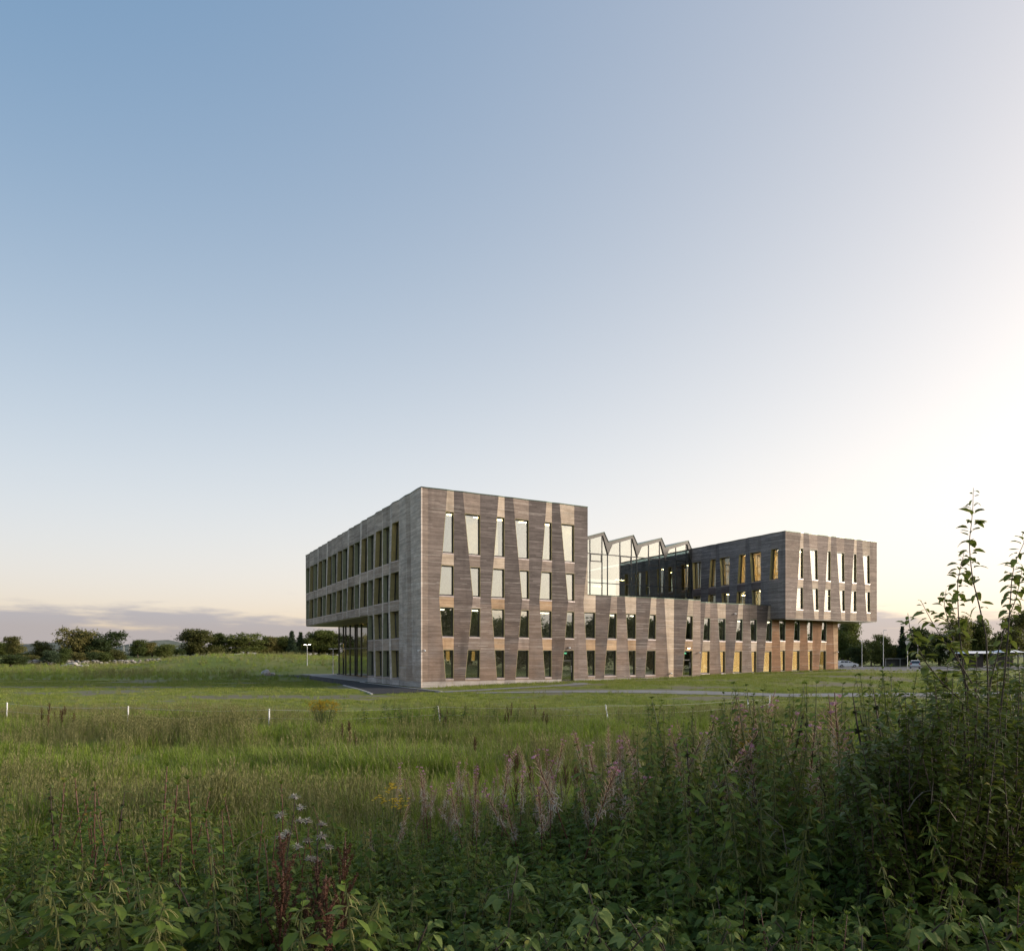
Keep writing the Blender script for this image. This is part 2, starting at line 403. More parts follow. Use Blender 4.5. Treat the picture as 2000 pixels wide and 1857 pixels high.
sheet('paved_forecourt', bl([((-.1, 14.95), (4.2, 14.95)), ((-.1, 28), (4.2, 28)), ((-.1, 40), (4.2, 40)), ((-.3, 47.5), (16, 47.5))]), 'paving', .05, 'pale paved forecourt under the overhanging storeys')
for nm, pl in (('kerb', [(-.6, -5.7), (-.85, 0), (-.85, 14.5)]), ('kerb', [(-.2, 15.2), (-.2, 28), (-.2, 39)]), ('kerb', [(-5.75, -5.7), (-5.05, 0), (-4.15, 8)])):
    mb = MB()
    for p, q in zip(pl, pl[1:]):
        for i in range(6):
            a = Vector(p).lerp(Vector(q), i/6+.004); b = Vector(p).lerp(Vector(q), (i+1)/6-.004); n = (b-a).normalized(); n = Vector((n.y, -n.x))*.07
            c = [b2w(*(a-n)), b2w(*(a+n)), b2w(*(b+n)), b2w(*(b-n))]
            mb.prism([(x, y, G(x, y)-.1) for x, y in c], [(x, y, G(x, y)+.075) for x, y in c])
    tag(mb.build(nm, 'kerbstone'), 'pale kerbstones edging the asphalt drive', kind='structure')
sheet('gravel_path', bl([((-1.0, -6.5), (-1.2, -5.4)), ((3, -6.2), (3, -4.9)), ((9, -5.6), (9, -4.1)), ((13.2, -4.6), (12.6, -2.8)), ((14.6, -1.2), (13.0, -1.2)), ((14.6, -.35), (13.0, -.35))]), 'gravel', .03, 'short gravel path leading to the door')
sheet('gravel_path', [((-2.5, 48.6), (-2.5, 49.5)), ((4, 48.9), (4, 50.2)), ((9, 48.6), (9, 50.8)), ((14, 47.6), (14, 50.9)), ((19, 45.6), (19, 48.6)), ((25, 46.2), (25, 49.2)), ((33, 47.0), (33, 50.0)), ((44, 47.5), (44, 50.6)), ((60, 48), (60, 51))], 'gravel', .03, 'long grey gravel path crossing the lawn')
sheet('parking_lot', [((38, 118), (38, 172)), ((60, 118), (60, 172)), ((90, 118), (90, 172)), ((130, 118), (130, 172))], 'carpark_asphalt', .08, 'grey asphalt car park behind the building')

# ------------------------------------------------------------------ the building
BLD = empty('office_building', (A0.x, A0.y, 0), ROTB)
tag(BLD, 'timber-clad office building with slanted windows, overhanging corner blocks and glass sawtooth hall', 'building')
def ev(e, z):
    e = sorted(e); 
    return float(np.interp(z, [p[0] for p in e], [p[1] for p in e]))
class Facade:
    def __init__(s, O, D, Nn, rec=.30): s.O = O; s.D = D; s.N = Nn; s.rec = rec
    def P(s, a, z, off=0.0): return (s.O[0]+s.D[0]*a+s.N[0]*off, s.O[1]+s.D[1]*a+s.N[1]*off, z)
    def solid(s, mb, eL, eR, z0, z1, fL, fR, bk, mi=0):
        """trapezoid between two edges, front offsets fL/fR, back offset bk (number or pair)"""
        bL, bR = bk if isinstance(bk, tuple) else (bk, bk)
        l0, l1, r0, r1 = ev(eL, z0), ev(eL, z1), ev(eR, z0), ev(eR, z1)
        if r0-l0 < .004 and r1-l1 < .004: return
        mb.prism([s.P(l0, z0, fL), s.P(r0, z0, fR), s.P(r1, z1, fR), s.P(l1, z1, fL)], [s.P(l0, z0, bL), s.P(r0, z0, bR), s.P(r1, z1, bR), s.P(l1, z1, bL)], mi)
    def panel(s, name, eL, eR, z0, z1, oL, oR, mat):
        if z1-z0 < .02: return
        mb = MB(); zs = sorted({z0, z1} | {p[0] for p in eL+eR if z0 < p[0] < z1})
        for a, b in zip(zs, zs[1:]): s.solid(mb, eL, eR, a, b, oL-.005, oR-.005, (oL-.12, oR-.12), 1)
        k = math.floor(z0/PITCH)
        while k*PITCH < z1:
            a, b = max(z0, k*PITCH+.004), min(z1, (k+1)*PITCH-.009)
            if b-a > .012:
                l0, l1, r0, r1 = ev(eL, a), ev(eL, b), ev(eR, a), ev(eR, b)
                if r0-l0 > .02 or r1-l1 > .02:
                    g = .004; d = .022 + .003*math.sin(k*12.9898+z0)
                    q = [s.P(l0+g, a, oL+d), s.P(r0-g, a, oR+d), s.P(r1-g, b, oR+d*.9), s.P(l1+g, b, oL+d*.9)]
                    h = [s.P(l0+g, a, oL-.01), s.P(r0-g, a, oR-.01), s.P(r1-g, b, oR-.01), s.P(l1+g, b, oL-.01)]
                    mb.poly(q); mb.poly([h[0], h[1], q[1], q[0]]); mb.poly([q[3], q[2], h[2], h[3]]); mb.poly([h[0], q[0], q[3], h[3]]); mb.poly([q[1], h[1], h[2], q[2]])
            k += 1
        return mb.build(name, [mat, 'backing'], BLD)
    def window(s, eL, eR, z0, z1, oL, oR, rv='reveal_olive', gm='glass', blind=None, door=False, sill=True, D_=.30):
        sh = lambda e, d: [(z, a+d) for z, a in e]
        fw = .085; mb = MB()
        s.solid(mb, eL, sh(eL, fw+.03), z0, z1, -D_+.06, -D_+.06, -D_-.03); s.solid(mb, sh(eR, -fw-.03), eR, z0, z1, -D_+.06, -D_+.06, -D_-.03)
        li, ri = sh(eL, fw+.03), sh(eR, -fw-.03)
        s.solid(mb, li, ri, z1-fw-.03, z1, -D_+.06, -D_+.06, -D_-.03); s.solid(mb, li, ri, z0, z0+fw, -D_+.06, -D_+.06, -D_-.03)
        if door: s.solid(mb, li, ri, z1-.98, z1-.88, -D_+.06, -D_+.06, -D_-.03); s.solid(mb, sh(ri, -.07), ri, z0+fw, z1-.98, -D_+.055, -D_+.055, -D_-.028)
        root = mb.build('door' if door else 'window', 'frame_black', BLD)
        if door:
            for za, zb in ((z0+fw, z1-.98), (z1-.88, z1-fw-.03)):
                mb = MB(); s.solid(mb, li, sh(ri, -.07) if za < z1-1.5 else ri, za, zb, -D_+.012, -D_+.012, -D_-.008); mb.build('pane', gm, root)
            mb = MB(); a = ev(ri, 1.4)-.12; mb.tube([s.P(a, z0+.75, -D_+.12), s.P(a, z0+1.35, -D_+.12)], .016, 6); mb.tube([s.P(a, z0+.8, -D_+.12), s.P(a, z0+.8, -D_+.04)], .012, 5); mb.tube([s.P(a, z0+1.3, -D_+.12), s.P(a, z0+1.3, -D_+.04)], .012, 5); mb.build('door_handle', 'galvanised', root)
            mb = MB(); a = ev(li, z1-.4); s.solid(mb, [(0, a+.08)], [(0, a+.42)], z1-.34, z1-.2, -D_-.06, -D_-.06, -D_-.09); mb.build('exit_sign', 'lit_sign', root)
        else:
            mb = MB(); s.solid(mb, li, ri, z0+fw, z1-fw-.03, -D_+.012, -D_+.012, -D_-.008); mb.build('pane', gm, root)
        mb = MB(); t = .03
        s.solid(mb, eL, sh(eL, t), z0, z1, oL+.012, oL+.012, -D_+.061); s.solid(mb, sh(eR, -t), eR, z0, z1, oR+.012, oR+.012, -D_+.061)
        oM = max(oL, oR); s.solid(mb, sh(eL, t), sh(eR, -t), z1-t, z1, oL+.010, oR+.010, -D_+.061); mb.build('reveal', rv, root)
        if sill:
            mb = MB(); l0, r0 = ev(eL, z0), ev(eR, z0)
            mb.prism([s.P(l0, z0-.13, oL+.045), s.P(r0, z0-.13, oR+.045), s.P(r0, z0-.035, oR+.045), s.P(l0, z0-.035, oL+.045)], [s.P(l0, z0-.13, -D_+.07), s.P(r0, z0-.13, -D_+.07), s.P(r0, z0+.01, -D_+.07), s.P(l0, z0+.01, -D_+.07)]); mb.build('sill', 'sill_metal', root)
        if blind:
            bm_, fL, fR, ft, fb = blind; mb = MB(); l = lambda f: [(z, lerp(ev(eL, z), ev(eR, z), f)) for z in (z0, z1)]
            s.solid(mb, l(fL), l(fR), lerp(z0, z1, fb)+.07, lerp(z0, z1, ft)-.05, -D_-.16, -D_-.16, -D_-.18); mb.build('blind', bm_, root)
        return root
    def coping(s, pts, z, h=.075, mat='coping'):
        mb = MB()
        for (a0, o0), (a1, o1) in zip(pts, pts[1:]):
            if a1-a0 < .01: continue
            mb.prism([s.P(a0, z, o0+.05), s.P(a1, z, o1+.05), s.P(a1, z, -.35), s.P(a0, z, -.35)], [s.P(a0, z+h, o0+.05), s.P(a1, z+h, o1+.05), s.P(a1, z+h, -.35), s.P(a0, z+h, -.35)])
        mb.build('roof_coping', mat, BLD)
    def run(s, a0, a1, zb, zt, strips, piers, rows, plinth=None, endL=None, endR=None):
        """whole wall: piers between window strips, spandrels between the windows of a strip"""
        prev = endL or [(zb, a0), (zt, a0)]; po = 0.0; cp = [(a0, 0.0)]
        for i, st in enumerate(strips + [None]):
            nxt = st['L'] if st else (endR or [(zb, a1), (zt, a1)]); no = st['oL'] if st else 0.0
            for tone, zz0, zz1 in piers(i):
                s.panel('pier_panel', prev, nxt, max(zb, zz0), min(zt, zz1), po, no, tone)
            if plinth: s.panel('plinth_panel', prev, nxt, plinth[0], plinth[1]-.004, po, no, 'wood_plinth')
            if not st: break
            eL, eR, oL, oR = st['L'], st['R'], st['oL'], st['oR']
            z = zt
            for r in rows:
                if r[0] in st.get('skip', ()): continue
                o = st.get('opt', {}).get(r[0], {}); z0, z1 = o.get('z', r[1:])
                s.panel('spandrel_panel', eL, eR, z1, z, oL, oR, st['tone'][r[0]])
                o = {k: v for k, v in o.items() if k != 'z'}
                s.window(eL, eR, z0, z1, oL, oR, D_=s.rec, **o); z = z0 - (.13 if o.get('sill', True) else 0)
            s.panel('spandrel_panel', eL, eR, zb, z, oL, oR, st['tone'][0])
            if plinth and not st.get('opt', {}).get(1, {}).get('door'): s.panel('plinth_panel', eL, eR, plinth[0], plinth[1]-.004, oL, oR, 'wood_plinth')
            cp += [(ev(eL, zt), oL), (ev(eR, zt), oR)]
            prev = eR; po = oR
        cp.append((a1, 0.0)); return cp
ROWS4 = [(4, 10.96, 14.30), (3, 7.50, 9.95), (2, 4.17, 6.55), (1, .75, 3.10)]
K = 7.40
def strip3(l, r, oL=.07, oR=0.0, **k):
    d = dict(L=[(16, l[0]), (K, l[1]), (0, l[2])], R=[(16, r[0]), (K, r[1]), (0, r[2])], oL=oL, oR=oR); d.update(k); return d
def tones(top, mid, a, b, c): return {4: top, 3: mid, 2: a, 1: b, 0: c}
BY = ('lit_blind_dim', .45, .78, .97, .5)
FA = Facade((0, 0), (1, 0), (0, -1), .18)
SA = [strip3((2.18, 1.46, 2.09), (2.81, 2.80, 2.78), tone=tones('wood_light', 'wood_light', 'wood_amber', 'wood_amber', 'wood_mid'), opt={1: dict(blind=('lit_blind_dim', .42, .78, .97, .58))}),
      strip3((3.56, 4.47, 3.70), (5.18, 5.20, 5.14), tone=tones('wood_mid', 'wood_mid', 'wood_brown', 'wood_brown', 'wood_mid'), opt={1: dict(blind=('lit_blind_dim', .50, .74, .97, .58))}),
      strip3((6.85, 6.13, 6.74), (7.46, 7.46, 7.46), tone=tones('wood_light', 'wood_light', 'wood_amber', 'wood_amber', 'wood_mid'), opt={1: dict(blind=('lit_blind_dim', .12, .26, .95, .35))}),
      strip3((8.24, 9.11, 8.40), (9.82, 9.86, 9.80), tone=tones('wood_mid', 'wood_mid', 'wood_brown', 'wood_brown', 'wood_mid'), opt={1: dict(blind=('lit_blind_dim', .06, .16, .95, .40))}),
      strip3((11.55, 10.83, 11.45), (12.15, 12.15, 12.13), tone=tones('wood_light', 'wood_mid', 'wood_amber', 'wood_amber', 'wood_mid')),
      strip3((12.90, 13.78, 13.05), (14.49, 14.52, 14.45), tone=tones('wood_light', 'wood_mid', 'wood_brown', 'wood_brown', 'wood_mid'), opt={1: dict(door=True, sill=False, z=(.38, 3.10))})]
def piersA(i):
    return [[('wood_brown', 0, 99)], [('wood_dark', 0, 99)], [('wood_dark', 6.9, 99), ('wood_brown', 0, 6.9)], [('wood_dark', 0, 99)], [('wood_dark', 6.9, 99), ('wood_brown', 0, 6.9)], [('wood_dark', 0, 99)], [('wood_dark', 9.0, 99), ('wood_brown', 0, 9.0)]][i]
S7L = [(16, 15.94), (11.6, 15.94), (K, 15.47), (0, 16.02)]
FA.panel('pier_panel', [(0, .06)], [(0, .55)], .53, 16, 0, 0, 'wood_mid')
FA.panel('plinth_panel', [(0, .06)], [(0, .55)], .03, .526, 0, 0, 'wood_plinth')
cp = FA.run(.55, 15.94, .53, 16.0, SA, piersA, ROWS4, (.03, .53), [(0, .55)], S7L)
FA.panel('spandrel_panel', S7L, [(0, 15.94)], 8.10, 11.6, 0, 0, 'wood_light')
FA.coping([(-.05, 0)] + cp, 16.0)
mb = MB(); mb.box(-.035, .06, -.035, .06, .03, 16.0); mb.build('corner_trim', 'wood_silver', BLD)

# two-storey front between the blocks
def strip2(l0, l1, r0, r1, oL=.04, oR=0.0, zt=8.1, **k):
    d = dict(L=[(zt, l0), (.5, l1)], R=[(zt, r0), (.5, r1)], oL=oL, oR=oR); d.update(k); return d
def t2(a, b, c='wood_mid'): return {2: a, 1: b, 0: c}
ROWS2 = [(2, 4.19, 6.55), (1, .80, 3.12)]
FC1 = Facade((0, 0), (1, 0), (0, -1), .18)
S1 = [dict(L=[(8.1, 15.57), (K, 15.47), (0, 16.02)], R=[(8.1, 16.8), (0, 16.75)], oL=0, oR=0, tone=t2('wood_light', 'wood_amber')),
      strip2(18.53, 17.69, 19.22, 19.1, tone=t2('wood_mid', 'wood_amber')), strip2(20.07, 20.67, 21.43, 21.36, tone=t2('wood_light', 'wood_amber')),
      strip2(23.18, 22.40, 23.85, 23.72, tone=t2('wood_light', 'wood_brown')), 
      dict(L=[(8.1, 24.76), (.5, 25.34)], R=[(8.1, 26.04), (.5, 25.97)], oL=.06, oR=0, tone={0: 'wood_light'}, skip=(2, 1)),
      strip2(27.83, 27.04, 28.50, 28.36, tone=t2('wood_light', 'wood_amber'), opt={1: dict(door=True, sill=False, z=(.62, 3.12))})]
FC1.run(15.94, 29.45, .53, 8.1, S1, lambda i: [[('wood_dark', 0, 0)], [('wood_dark', 0, 99)], [('wood_brown', 0, 6), ('wood_dark', 6, 99)], [('wood_dark', 0, 99)], [('wood_brown', 0, 99)], [('wood_dark', 0, 99)], [('wood_mid', 0, 99)]][i], ROWS2, (.1, .53), S1[0]['L'])
FC1.coping([(15.96, 0), (18.53, .04), (19.22, 0), (20.07, .04), (21.43, 0), (23.18, .04), (23.85, 0), (24.76, .06), (26.04, 0), (27.83, .04), (28.5, 0), (29.45, 0)], 8.1, .06)
FR1 = Facade((29.45, 0), (0, 1), (1, 0)); FR1.panel('pier_panel', [(0, 0)], [(0, 2.1)], .53, 8.1, 0, 0, 'wood_mid')
FC2 = Facade((0, 2.0), (1, 0), (0, -1), .17)
BL = ('lit_blind', .03, .97, .98, .0); BH = ('lit_blind_dim', .5, .97, .98, 0)
def s2(a, b, c, d, blind=BL, **k): return strip2(a, b, c, d, tone=k.pop('tone', t2('wood_light', 'wood_amber')), opt={1: dict(blind=blind), 2: dict(rv='reveal_green')}, **k)
S2 = [s2(31.99, 31.25, 32.70, 32.58, tone=t2('wood_mid', 'wood_light')), s2(33.58, 34.19, 34.85, 34.78, tone=t2('wood_light', 'wood_amber')), s2(36.68, 35.78, 37.36, 37.2), s2(38.28, 38.69, 39.46, 39.36, tone=t2('wood_mid', 'wood_light')),
      s2(41.16, 40.33, 41.80, 41.68)]
FC2.run(29.45, 41.9, .53, 8.1, S2, lambda i: [[('wood_dark', 0, 99)], [('wood_brown', 0, 99)], [('wood_dark', 0, 99)], [('wood_brown', 0, 99)], [('wood_dark', 0, 99)], [('wood_red', 0, 99)]][i], ROWS2, (.2, .53))
FC2.coping([(29.45, 0), (31.99, .04), (32.7, 0), (33.58, .04), (34.85, 0), (36.68, .04), (37.36, 0), (38.28, .04), (39.46, 0), (41.55, .06)], 8.1, .06)
S3 = [s2(42.85, 43.14, 43.90, 43.85, zt=6.62), s2(45.37, 44.84, 46.26, 46.18, zt=6.62), s2(47.33, 47.65, 48.36, 48.30, zt=6.62), s2(49.98, 49.33, 50.75, 50.65, blind=BH, zt=6.62)]
FC2.run(41.9, 51.95, .53, 6.62, S3, lambda i: [('wood_red', 0, 99)], [(2, 4.30, 6.56), (1, .92, 3.22)], (.3, .53), None, [(6.62, 51.86), (.5, 52.15)])
FC2.panel('pier_panel', [(6.62, 51.86), (.5, 52.15)], [(0, 52.75)], .53, 6.62, 0, 0, 'wood_amber')
FE = Facade((52.75, 2.0), (0, 1), (1, 0)); FE.panel('pier_panel', [(0, 0)], [(0, 12)], .53, 6.62, 0, 0, 'wood_amber')

# right block, front and courtyard side
FB = Facade((0, 0), (1, 0), (0, -1), .16)
ROWSB = [(4, 11.05, 14.36), (3, 7.70, 10.10)]
def sB(l0, l1, r0, r1, tn, **k): return dict(L=[(16, l0), (6.65, l1)], R=[(16, r0), (6.65, r1)], oL=.04, oR=0, tone={4: tn, 3: 'wood_light', 0: 'wood_light'}, **k)
SB = [sB(43.91, 43.06, 44.38, 44.32, 'wood_light'), sB(45.18, 46.12, 46.62, 46.85, 'wood_mid'), sB(48.41, 47.6, 48.9, 48.83, 'wood_light'), sB(49.69, 50.62, 51.16, 51.33, 'wood_mid'), sB(52.88, 52.12, 53.34, 53.30, 'wood_light'), sB(54.23, 55.15, 55.68, 55.84, 'wood_light')]
cp = FB.run(41.6, 57.03, 6.65, 16, SB, lambda i: [[('wood_mid', 11, 99), ('wood_brown', 0, 11)], [('wood_brown', 0, 99)], [('wood_brown', 0, 99)], [('wood_brown', 0, 99)], [('wood_brown', 0, 99)], [('wood_brown', 0, 99)], [('wood_mid', 0, 99)]][i], ROWSB)
FB.coping([(41.55, 0)] + cp, 16.0)
FBL = Facade((41.6, 0), (0, 1), (-1, 0))
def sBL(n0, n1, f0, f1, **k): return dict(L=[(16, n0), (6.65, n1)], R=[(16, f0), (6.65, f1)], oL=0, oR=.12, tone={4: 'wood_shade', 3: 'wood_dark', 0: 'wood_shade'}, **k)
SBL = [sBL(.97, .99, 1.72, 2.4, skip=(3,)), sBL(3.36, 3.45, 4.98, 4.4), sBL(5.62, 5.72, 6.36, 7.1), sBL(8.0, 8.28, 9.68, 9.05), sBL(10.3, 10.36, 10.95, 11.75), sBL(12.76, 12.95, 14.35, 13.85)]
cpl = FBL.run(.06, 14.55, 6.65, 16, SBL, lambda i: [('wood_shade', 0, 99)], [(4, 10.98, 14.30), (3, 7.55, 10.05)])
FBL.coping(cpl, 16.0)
mb = MB(); mb.box(41.565, 41.66, -.035, .06, 6.65, 16.0); mb.build('corner_trim', 'wood_mid', BLD)
mb = MB(); mb.box(41.62, 57.0, .02, 14.4, 6.56, 6.64); mb.build('soffit', 'fascia_grey', BLD)
FBR = Facade((57.03, 0), (0, 1), (1, 0)); FBR.panel('pier_panel', [(0, .05)], [(0, 30)], 6.65, 16, 0, 0, 'wood_brown')

# left block, long side
FL = Facade((0, 0), (0, 1), (-1, 0))
def sLo(k): d = 4.77*k; return dict(L=[(16, 5.41+d), (0, 5.41+d)], R=[(16, 6.62+d), (K, 7.52+d), (0, 6.72+d)], oL=0.0, oR=.15, tone=tones('wood_silver_dark', 'wood_pink', 'wood_pink', 'wood_pink', 'wood_pink'))
def sLe(k): d = 4.77*k; return dict(L=[(16, 7.84+d), (K, 8.34+d), (0, 7.84+d)], R=[(16, 9.72+d), (K, 9.48+d), (0, 9.62+d)], oL=0.0, oR=.11, tone=tones('wood_silver_dark', 'wood_pink', 'wood_pink', 'wood_pink', 'wood_pink'), opt={r: dict(rv='reveal_green') for r in (4, 3, 2, 1)})
ROWSL = [(4, 10.92, 14.27), (3, 7.46, 9.93), (2, 4.15, 6.53), (1, .70, 3.09)]
low = [sLo(0), sLe(0), sLo(1), sLe(1)]
pl_ = lambda i: [('wood_silver', 0, 99)] if i % 2 else [('wood_silver', 7.2, 99), ('wood_silver', 0, 7.2)]
FL.panel('pier_panel', [(0, .06)], [(16, .75), (0, .95)], .53, 16, 0, .06, 'wood_silver')
FL.panel('pier_panel', [(16, .75), (0, .95)], [(16, 2.6), (0, 2.0)], .53, 16, .06, 0, 'wood_silver')
FL.panel('pier_panel', [(16, 2.6), (0, 2.0)], [(16, 3.5), (K, 2.9), (0, 3.3)], .53, 16, 0, .1, 'wood_silver_dark')
FL.panel('pier_panel', [(16, 3.5), (K, 2.9), (0, 3.3)], [(0, 5.41)], .53, 16, .1, 0, 'wood_silver')
FL.panel('plinth_panel', [(0, .06)], [(0, 2.7)], .05, .526, 0, 0, 'wood_plinth'); FL.panel('plinth_panel', [(0, 2.7)], [(0, 5.41)], .05, .526, 0, 0, 'wood_plinth')
FL.run(5.41, 14.7, .53, 6.62, low, lambda i: [] if i == 0 else [('wood_silver', 0, 99)], ROWSL[2:], (.05, .53))
up = [f(k) for k in range(8) for f in (sLo, sLe)]
for st_ in up: st_['R'] = [(z, min(a, 43.2)) for z, a in st_['R']]
cp = FL.run(5.41, 43.45, 6.62, 16, up, lambda i: [] if i == 0 else [('wood_silver' if i % 3 else 'wood_silver_dark', 0, 99)], ROWSL[:2])  # some piers get darker boards, fold shading put into their tone
FL.coping([(-.05, 0), (.75, .06), (2.6, 0), (3.5, .1)] + cp, 16.0)
mb = MB()
for i in range(24): mb.box(.03+i*.66, .03+i*.66+.645, 14.75, 43.4, 6.54, 6.60)
mb.build('soffit', 'soffit', BLD)
FLr = Facade((0, 14.7), (1, 0), (0, 1)); FLr.panel('pier_panel', [(0, 0)], [(0, 4.35)], .1, 6.62, 0, 0, 'wood_silver')
mb = MB(); mb.box(.03, 15.9, 43.3, 43.45, 6.62, 16); mb.build('end_wall', 'wood_silver', BLD)

# glazed ground floor under the left overhang
cw = empty('entrance_glazing', (0, 0, 0), 0, BLD)
ms = [14.75, 16.1, 17.6, 18.6, 20.6, 21.3, 23.4, 24.3, 26.6, 28.5, 29.3, 32.0, 34.0, 34.8, 37.2, 39.4, 40.6, 42.9]
for a, b in zip(ms, ms[1:]):
    for z0, z1 in ((.16, 3.5), (3.58, 6.52)):
        mb = MB(); mb.box(4.30, 4.325, a+.03, b-.03, z0, z1); mb.build('pane', 'glass_dark', cw)
for a in ms: mb = MB(); mb.box(4.2, 4.38, a-.028, a+.028, .05, 6.54); mb.build('mullion', 'mullion', cw)
mb = MB(); mb.box(4.24, 4.36, 14.75, 42.9, 3.5, 3.58); mb.build('transom', 'mullion', cw)
for y in (22.3, 28.9, 35.5): mb = MB(); mb.box(7.2, 7.35, y, y+.35, 2.2, 4.6); mb.build('pendant_lamp', 'lamp_warm', BLD)

# glass hall with sawtooth roof
YG = 14.6
hall = empty('sawtooth_hall', (0, 0, 0), 0, BLD)
def clip(poly, a, b, c):
    out = []
    for i in range(len(poly)):
        p, q = poly[i-1], poly[i]; dp, dq = a*p[0]+b*p[1]-c, a*q[0]+b*q[1]-c
        if (dp >= 0) != (dq >= 0): t = dp/(dp-dq); out.append((p[0]+(q[0]-p[0])*t, p[1]+(q[1]-p[1])*t))
        if dq >= 0: out.append(q)
    return out
T = 4.29
for k in range(-3, 3):
    v0 = 28.70 + T*k
    gp = [(v0, 14.45), (v0+.66, 15.72), (v0+3.56, 16.62), (v0+T, 14.45)]
    xm = [v0, v0+1.80, v0+3.50, v0+T]
    for i in range(3):
        x0, x1 = max(xm[i], 16.0)+.035, min(xm[i+1], 41.55)-.035
        if x1-x0 < .1: continue
        cells = [(8.2, 11.05), (11.13, 14.40)] if i != 1 else [(8.2, 11.05), (11.13, 13.55), (13.64, 14.36)]
        for z0, z1 in cells: mb = MB(); mb.box(x0, x1, YG, YG+.03, z0, z1); mb.build('pane', 'glass_atrium', hall)
        pg = clip(clip(clip(gp, 1, 0, x0), -1, 0, -x1), 0, 1, 14.5)
        if len(pg) > 2: mb = MB(); mb.prism([(x, YG, z) for x, z in pg], [(x, YG+.03, z) for x, z in pg]); mb.build('pane', 'glass_atrium', hall)
        if i == 1:
            mb = MB(); mb.box(x0, x1, YG-.08, YG+.06, 13.55, 13.64); mb.box(x0, x1, YG-.08, YG+.06, 14.36, 14.45); mb.box(x0, x0+.08, YG-.08, YG+.06, 13.64, 14.36); mb.box(x1-.08, x1, YG-.08, YG+.06, 13.64, 14.36); mb.build('vent_frame', 'frame_black', hall)
    for x, zt in ((v0, 14.45), (v0+1.80, 16.05), (v0+3.50, 16.58)):
        if 16 < x < 41.5: mb = MB(); mb.box(x-.034, x+.034, YG-.07, YG+.10, 8.0, zt); mb.build('mullion', 'mullion', hall)
    # tooth: gable fascia, V-shaped valley and the roof running back
    if v0 + T < 16: continue
    out = [(v0, 14.42), (v0+.05, 15.92), (v0+3.72, 17.02), (v0+T+.05, 15.92), (v0+T, 14.42)]
    mb = MB(); Y0, Y1 = YG-.14, YG-.02
    a, b, c, d, e = out; g0, g1, g2, g3 = gp
    for q in ([a, g0, g1, b], [b, g1, g2, c], [c, g2, g3, d]):
        mb.prism([(x, Y0, z) for x, z in q], [(x, Y1, z) for x, z in q])
    mb.build('gable_fascia', 'fascia_grey', hall)
    mb = MB()
    for p, q in ((b, c), (c, d)):
        mb.prism([(p[0], Y0-.05, p[1]), (q[0], Y0-.05, q[1]), (q[0], 40, q[1]), (p[0], 40, p[1])], [(p[0], Y0-.05, p[1]+.07), (q[0], Y0-.05, q[1]+.07), (q[0], 40, q[1]+.07), (p[0], 40, p[1]+.07)])
    mb.build('sawtooth_roof', 'coping', hall)
mb = MB(); mb.box(16.0, 41.55, YG-.06, YG+.08, 11.05, 11.13); mb.box(16.0, 41.55, YG-.06, YG+.08, 14.40, 14.50); mb.build('transom', 'mullion', hall)
mb = MB(); mb.box(41.47, 41.58, YG-.1, YG+.2, 7.9, 16.0); mb.build('mullion', 'frame_black', hall)

# floors, inner walls and lit ceiling lamps seen through the panes, plus added dim ones
def inner(name, mat, *b): mb = MB(); mb.box(*b); return mb.build(name, mat, BLD)
for z in (10.36, 6.72): inner('floor_slab', 'interior_white', .36, 15.6, .36, 43.1, z, z+.3)
for z in (3.36, .05): inner('floor_slab', 'interior_white', .36, 15.6, .36, 14.4, z, z+.25)
for z in (3.36, .05): inner('floor_slab', 'interior_white', 15.6, 29.1, .36, 14.4, z, z+.25); inner('floor_slab', 'interior_white', 29.1, 52.4, 2.36, 14.4, z, z+.25)
inner('floor_slab', 'interior_grey', 4.6, 15.6, 14.8, 43, .05, .12)
for z in (10.36, 6.72): inner('floor_slab', 'interior_white', 42.0, 56.7, .36, 43, z, z+.3)
inner('flat_roof', 'roof_felt', .2, 15.8, .2, 43.2, 15.35, 15.7); inner('flat_roof', 'roof_felt', 41.8, 56.9, .2, 43.2, 15.35, 15.7)
inner('flat_roof', 'roof_felt', 15.95, 29.3, .2, 14.55, 7.45, 7.75); inner('flat_roof', 'roof_felt', 29.3, 41.55, 2.2, 14.55, 7.45, 7.75)
for z0, z1 in ((10.66, 15.35), (7.02, 10.36)):
    inner('inner_wall', 'interior_white', 6.2, 10.0, 6.2, 38, z0, z1); inner('inner_wall', 'timber_inside' if z0 > 9 else 'interior_white', 47.2, 51.5, 5.8, 38, z0, z1)
    inner('inner_wall', 'interior_white', 15.5, 15.6, .4, 43, z0, z1); inner('inner_wall', 'interior_white', 56.6, 56.7, .4, 43, z0, z1)
for z0, z1 in ((.3, 3.36), (3.61, 6.72)):
    inner('inner_wall', 'interior_grey', 4.4, 29.0, 6.4, 6.6, z0, z1); inner('inner_wall', 'interior_grey', 29.0, 52.3, 7.6, 7.8, z0, z1); inner('inner_wall', 'interior_grey', 4.2, 4.35, 6.6, 14.2, z0, z1)
inner('inner_wall', 'interior_grey', 9.5, 9.7, 14.8, 43, .12, 6.5)
inner('hall_floor', 'interior_floor', 16, 41.5, 14.8, 40, 7.4, 7.7); inner('hall_back_wall', 'interior_grey', 16, 41.5, 39.8, 40, 7.7, 15.9)
lm = MB(); lm.box(-.62, .62, -.14, .14, -.05, 0); lm = lm.mesh('ceiling_light', 'lamp_warm')
for x in (1.9, 4.6, 7.2, 9.2, 11.8, 14.2):
    for y in (1.8, 4.2): link('ceiling_light', lm, BLD, (x, y, 15.0))
ld = MB(); ld.box(-.62, .62, -.14, .14, -.05, 0); ld = ld.mesh('ceiling_light', 'lamp_fill')  # added fill lights that lift the dark lower rooms
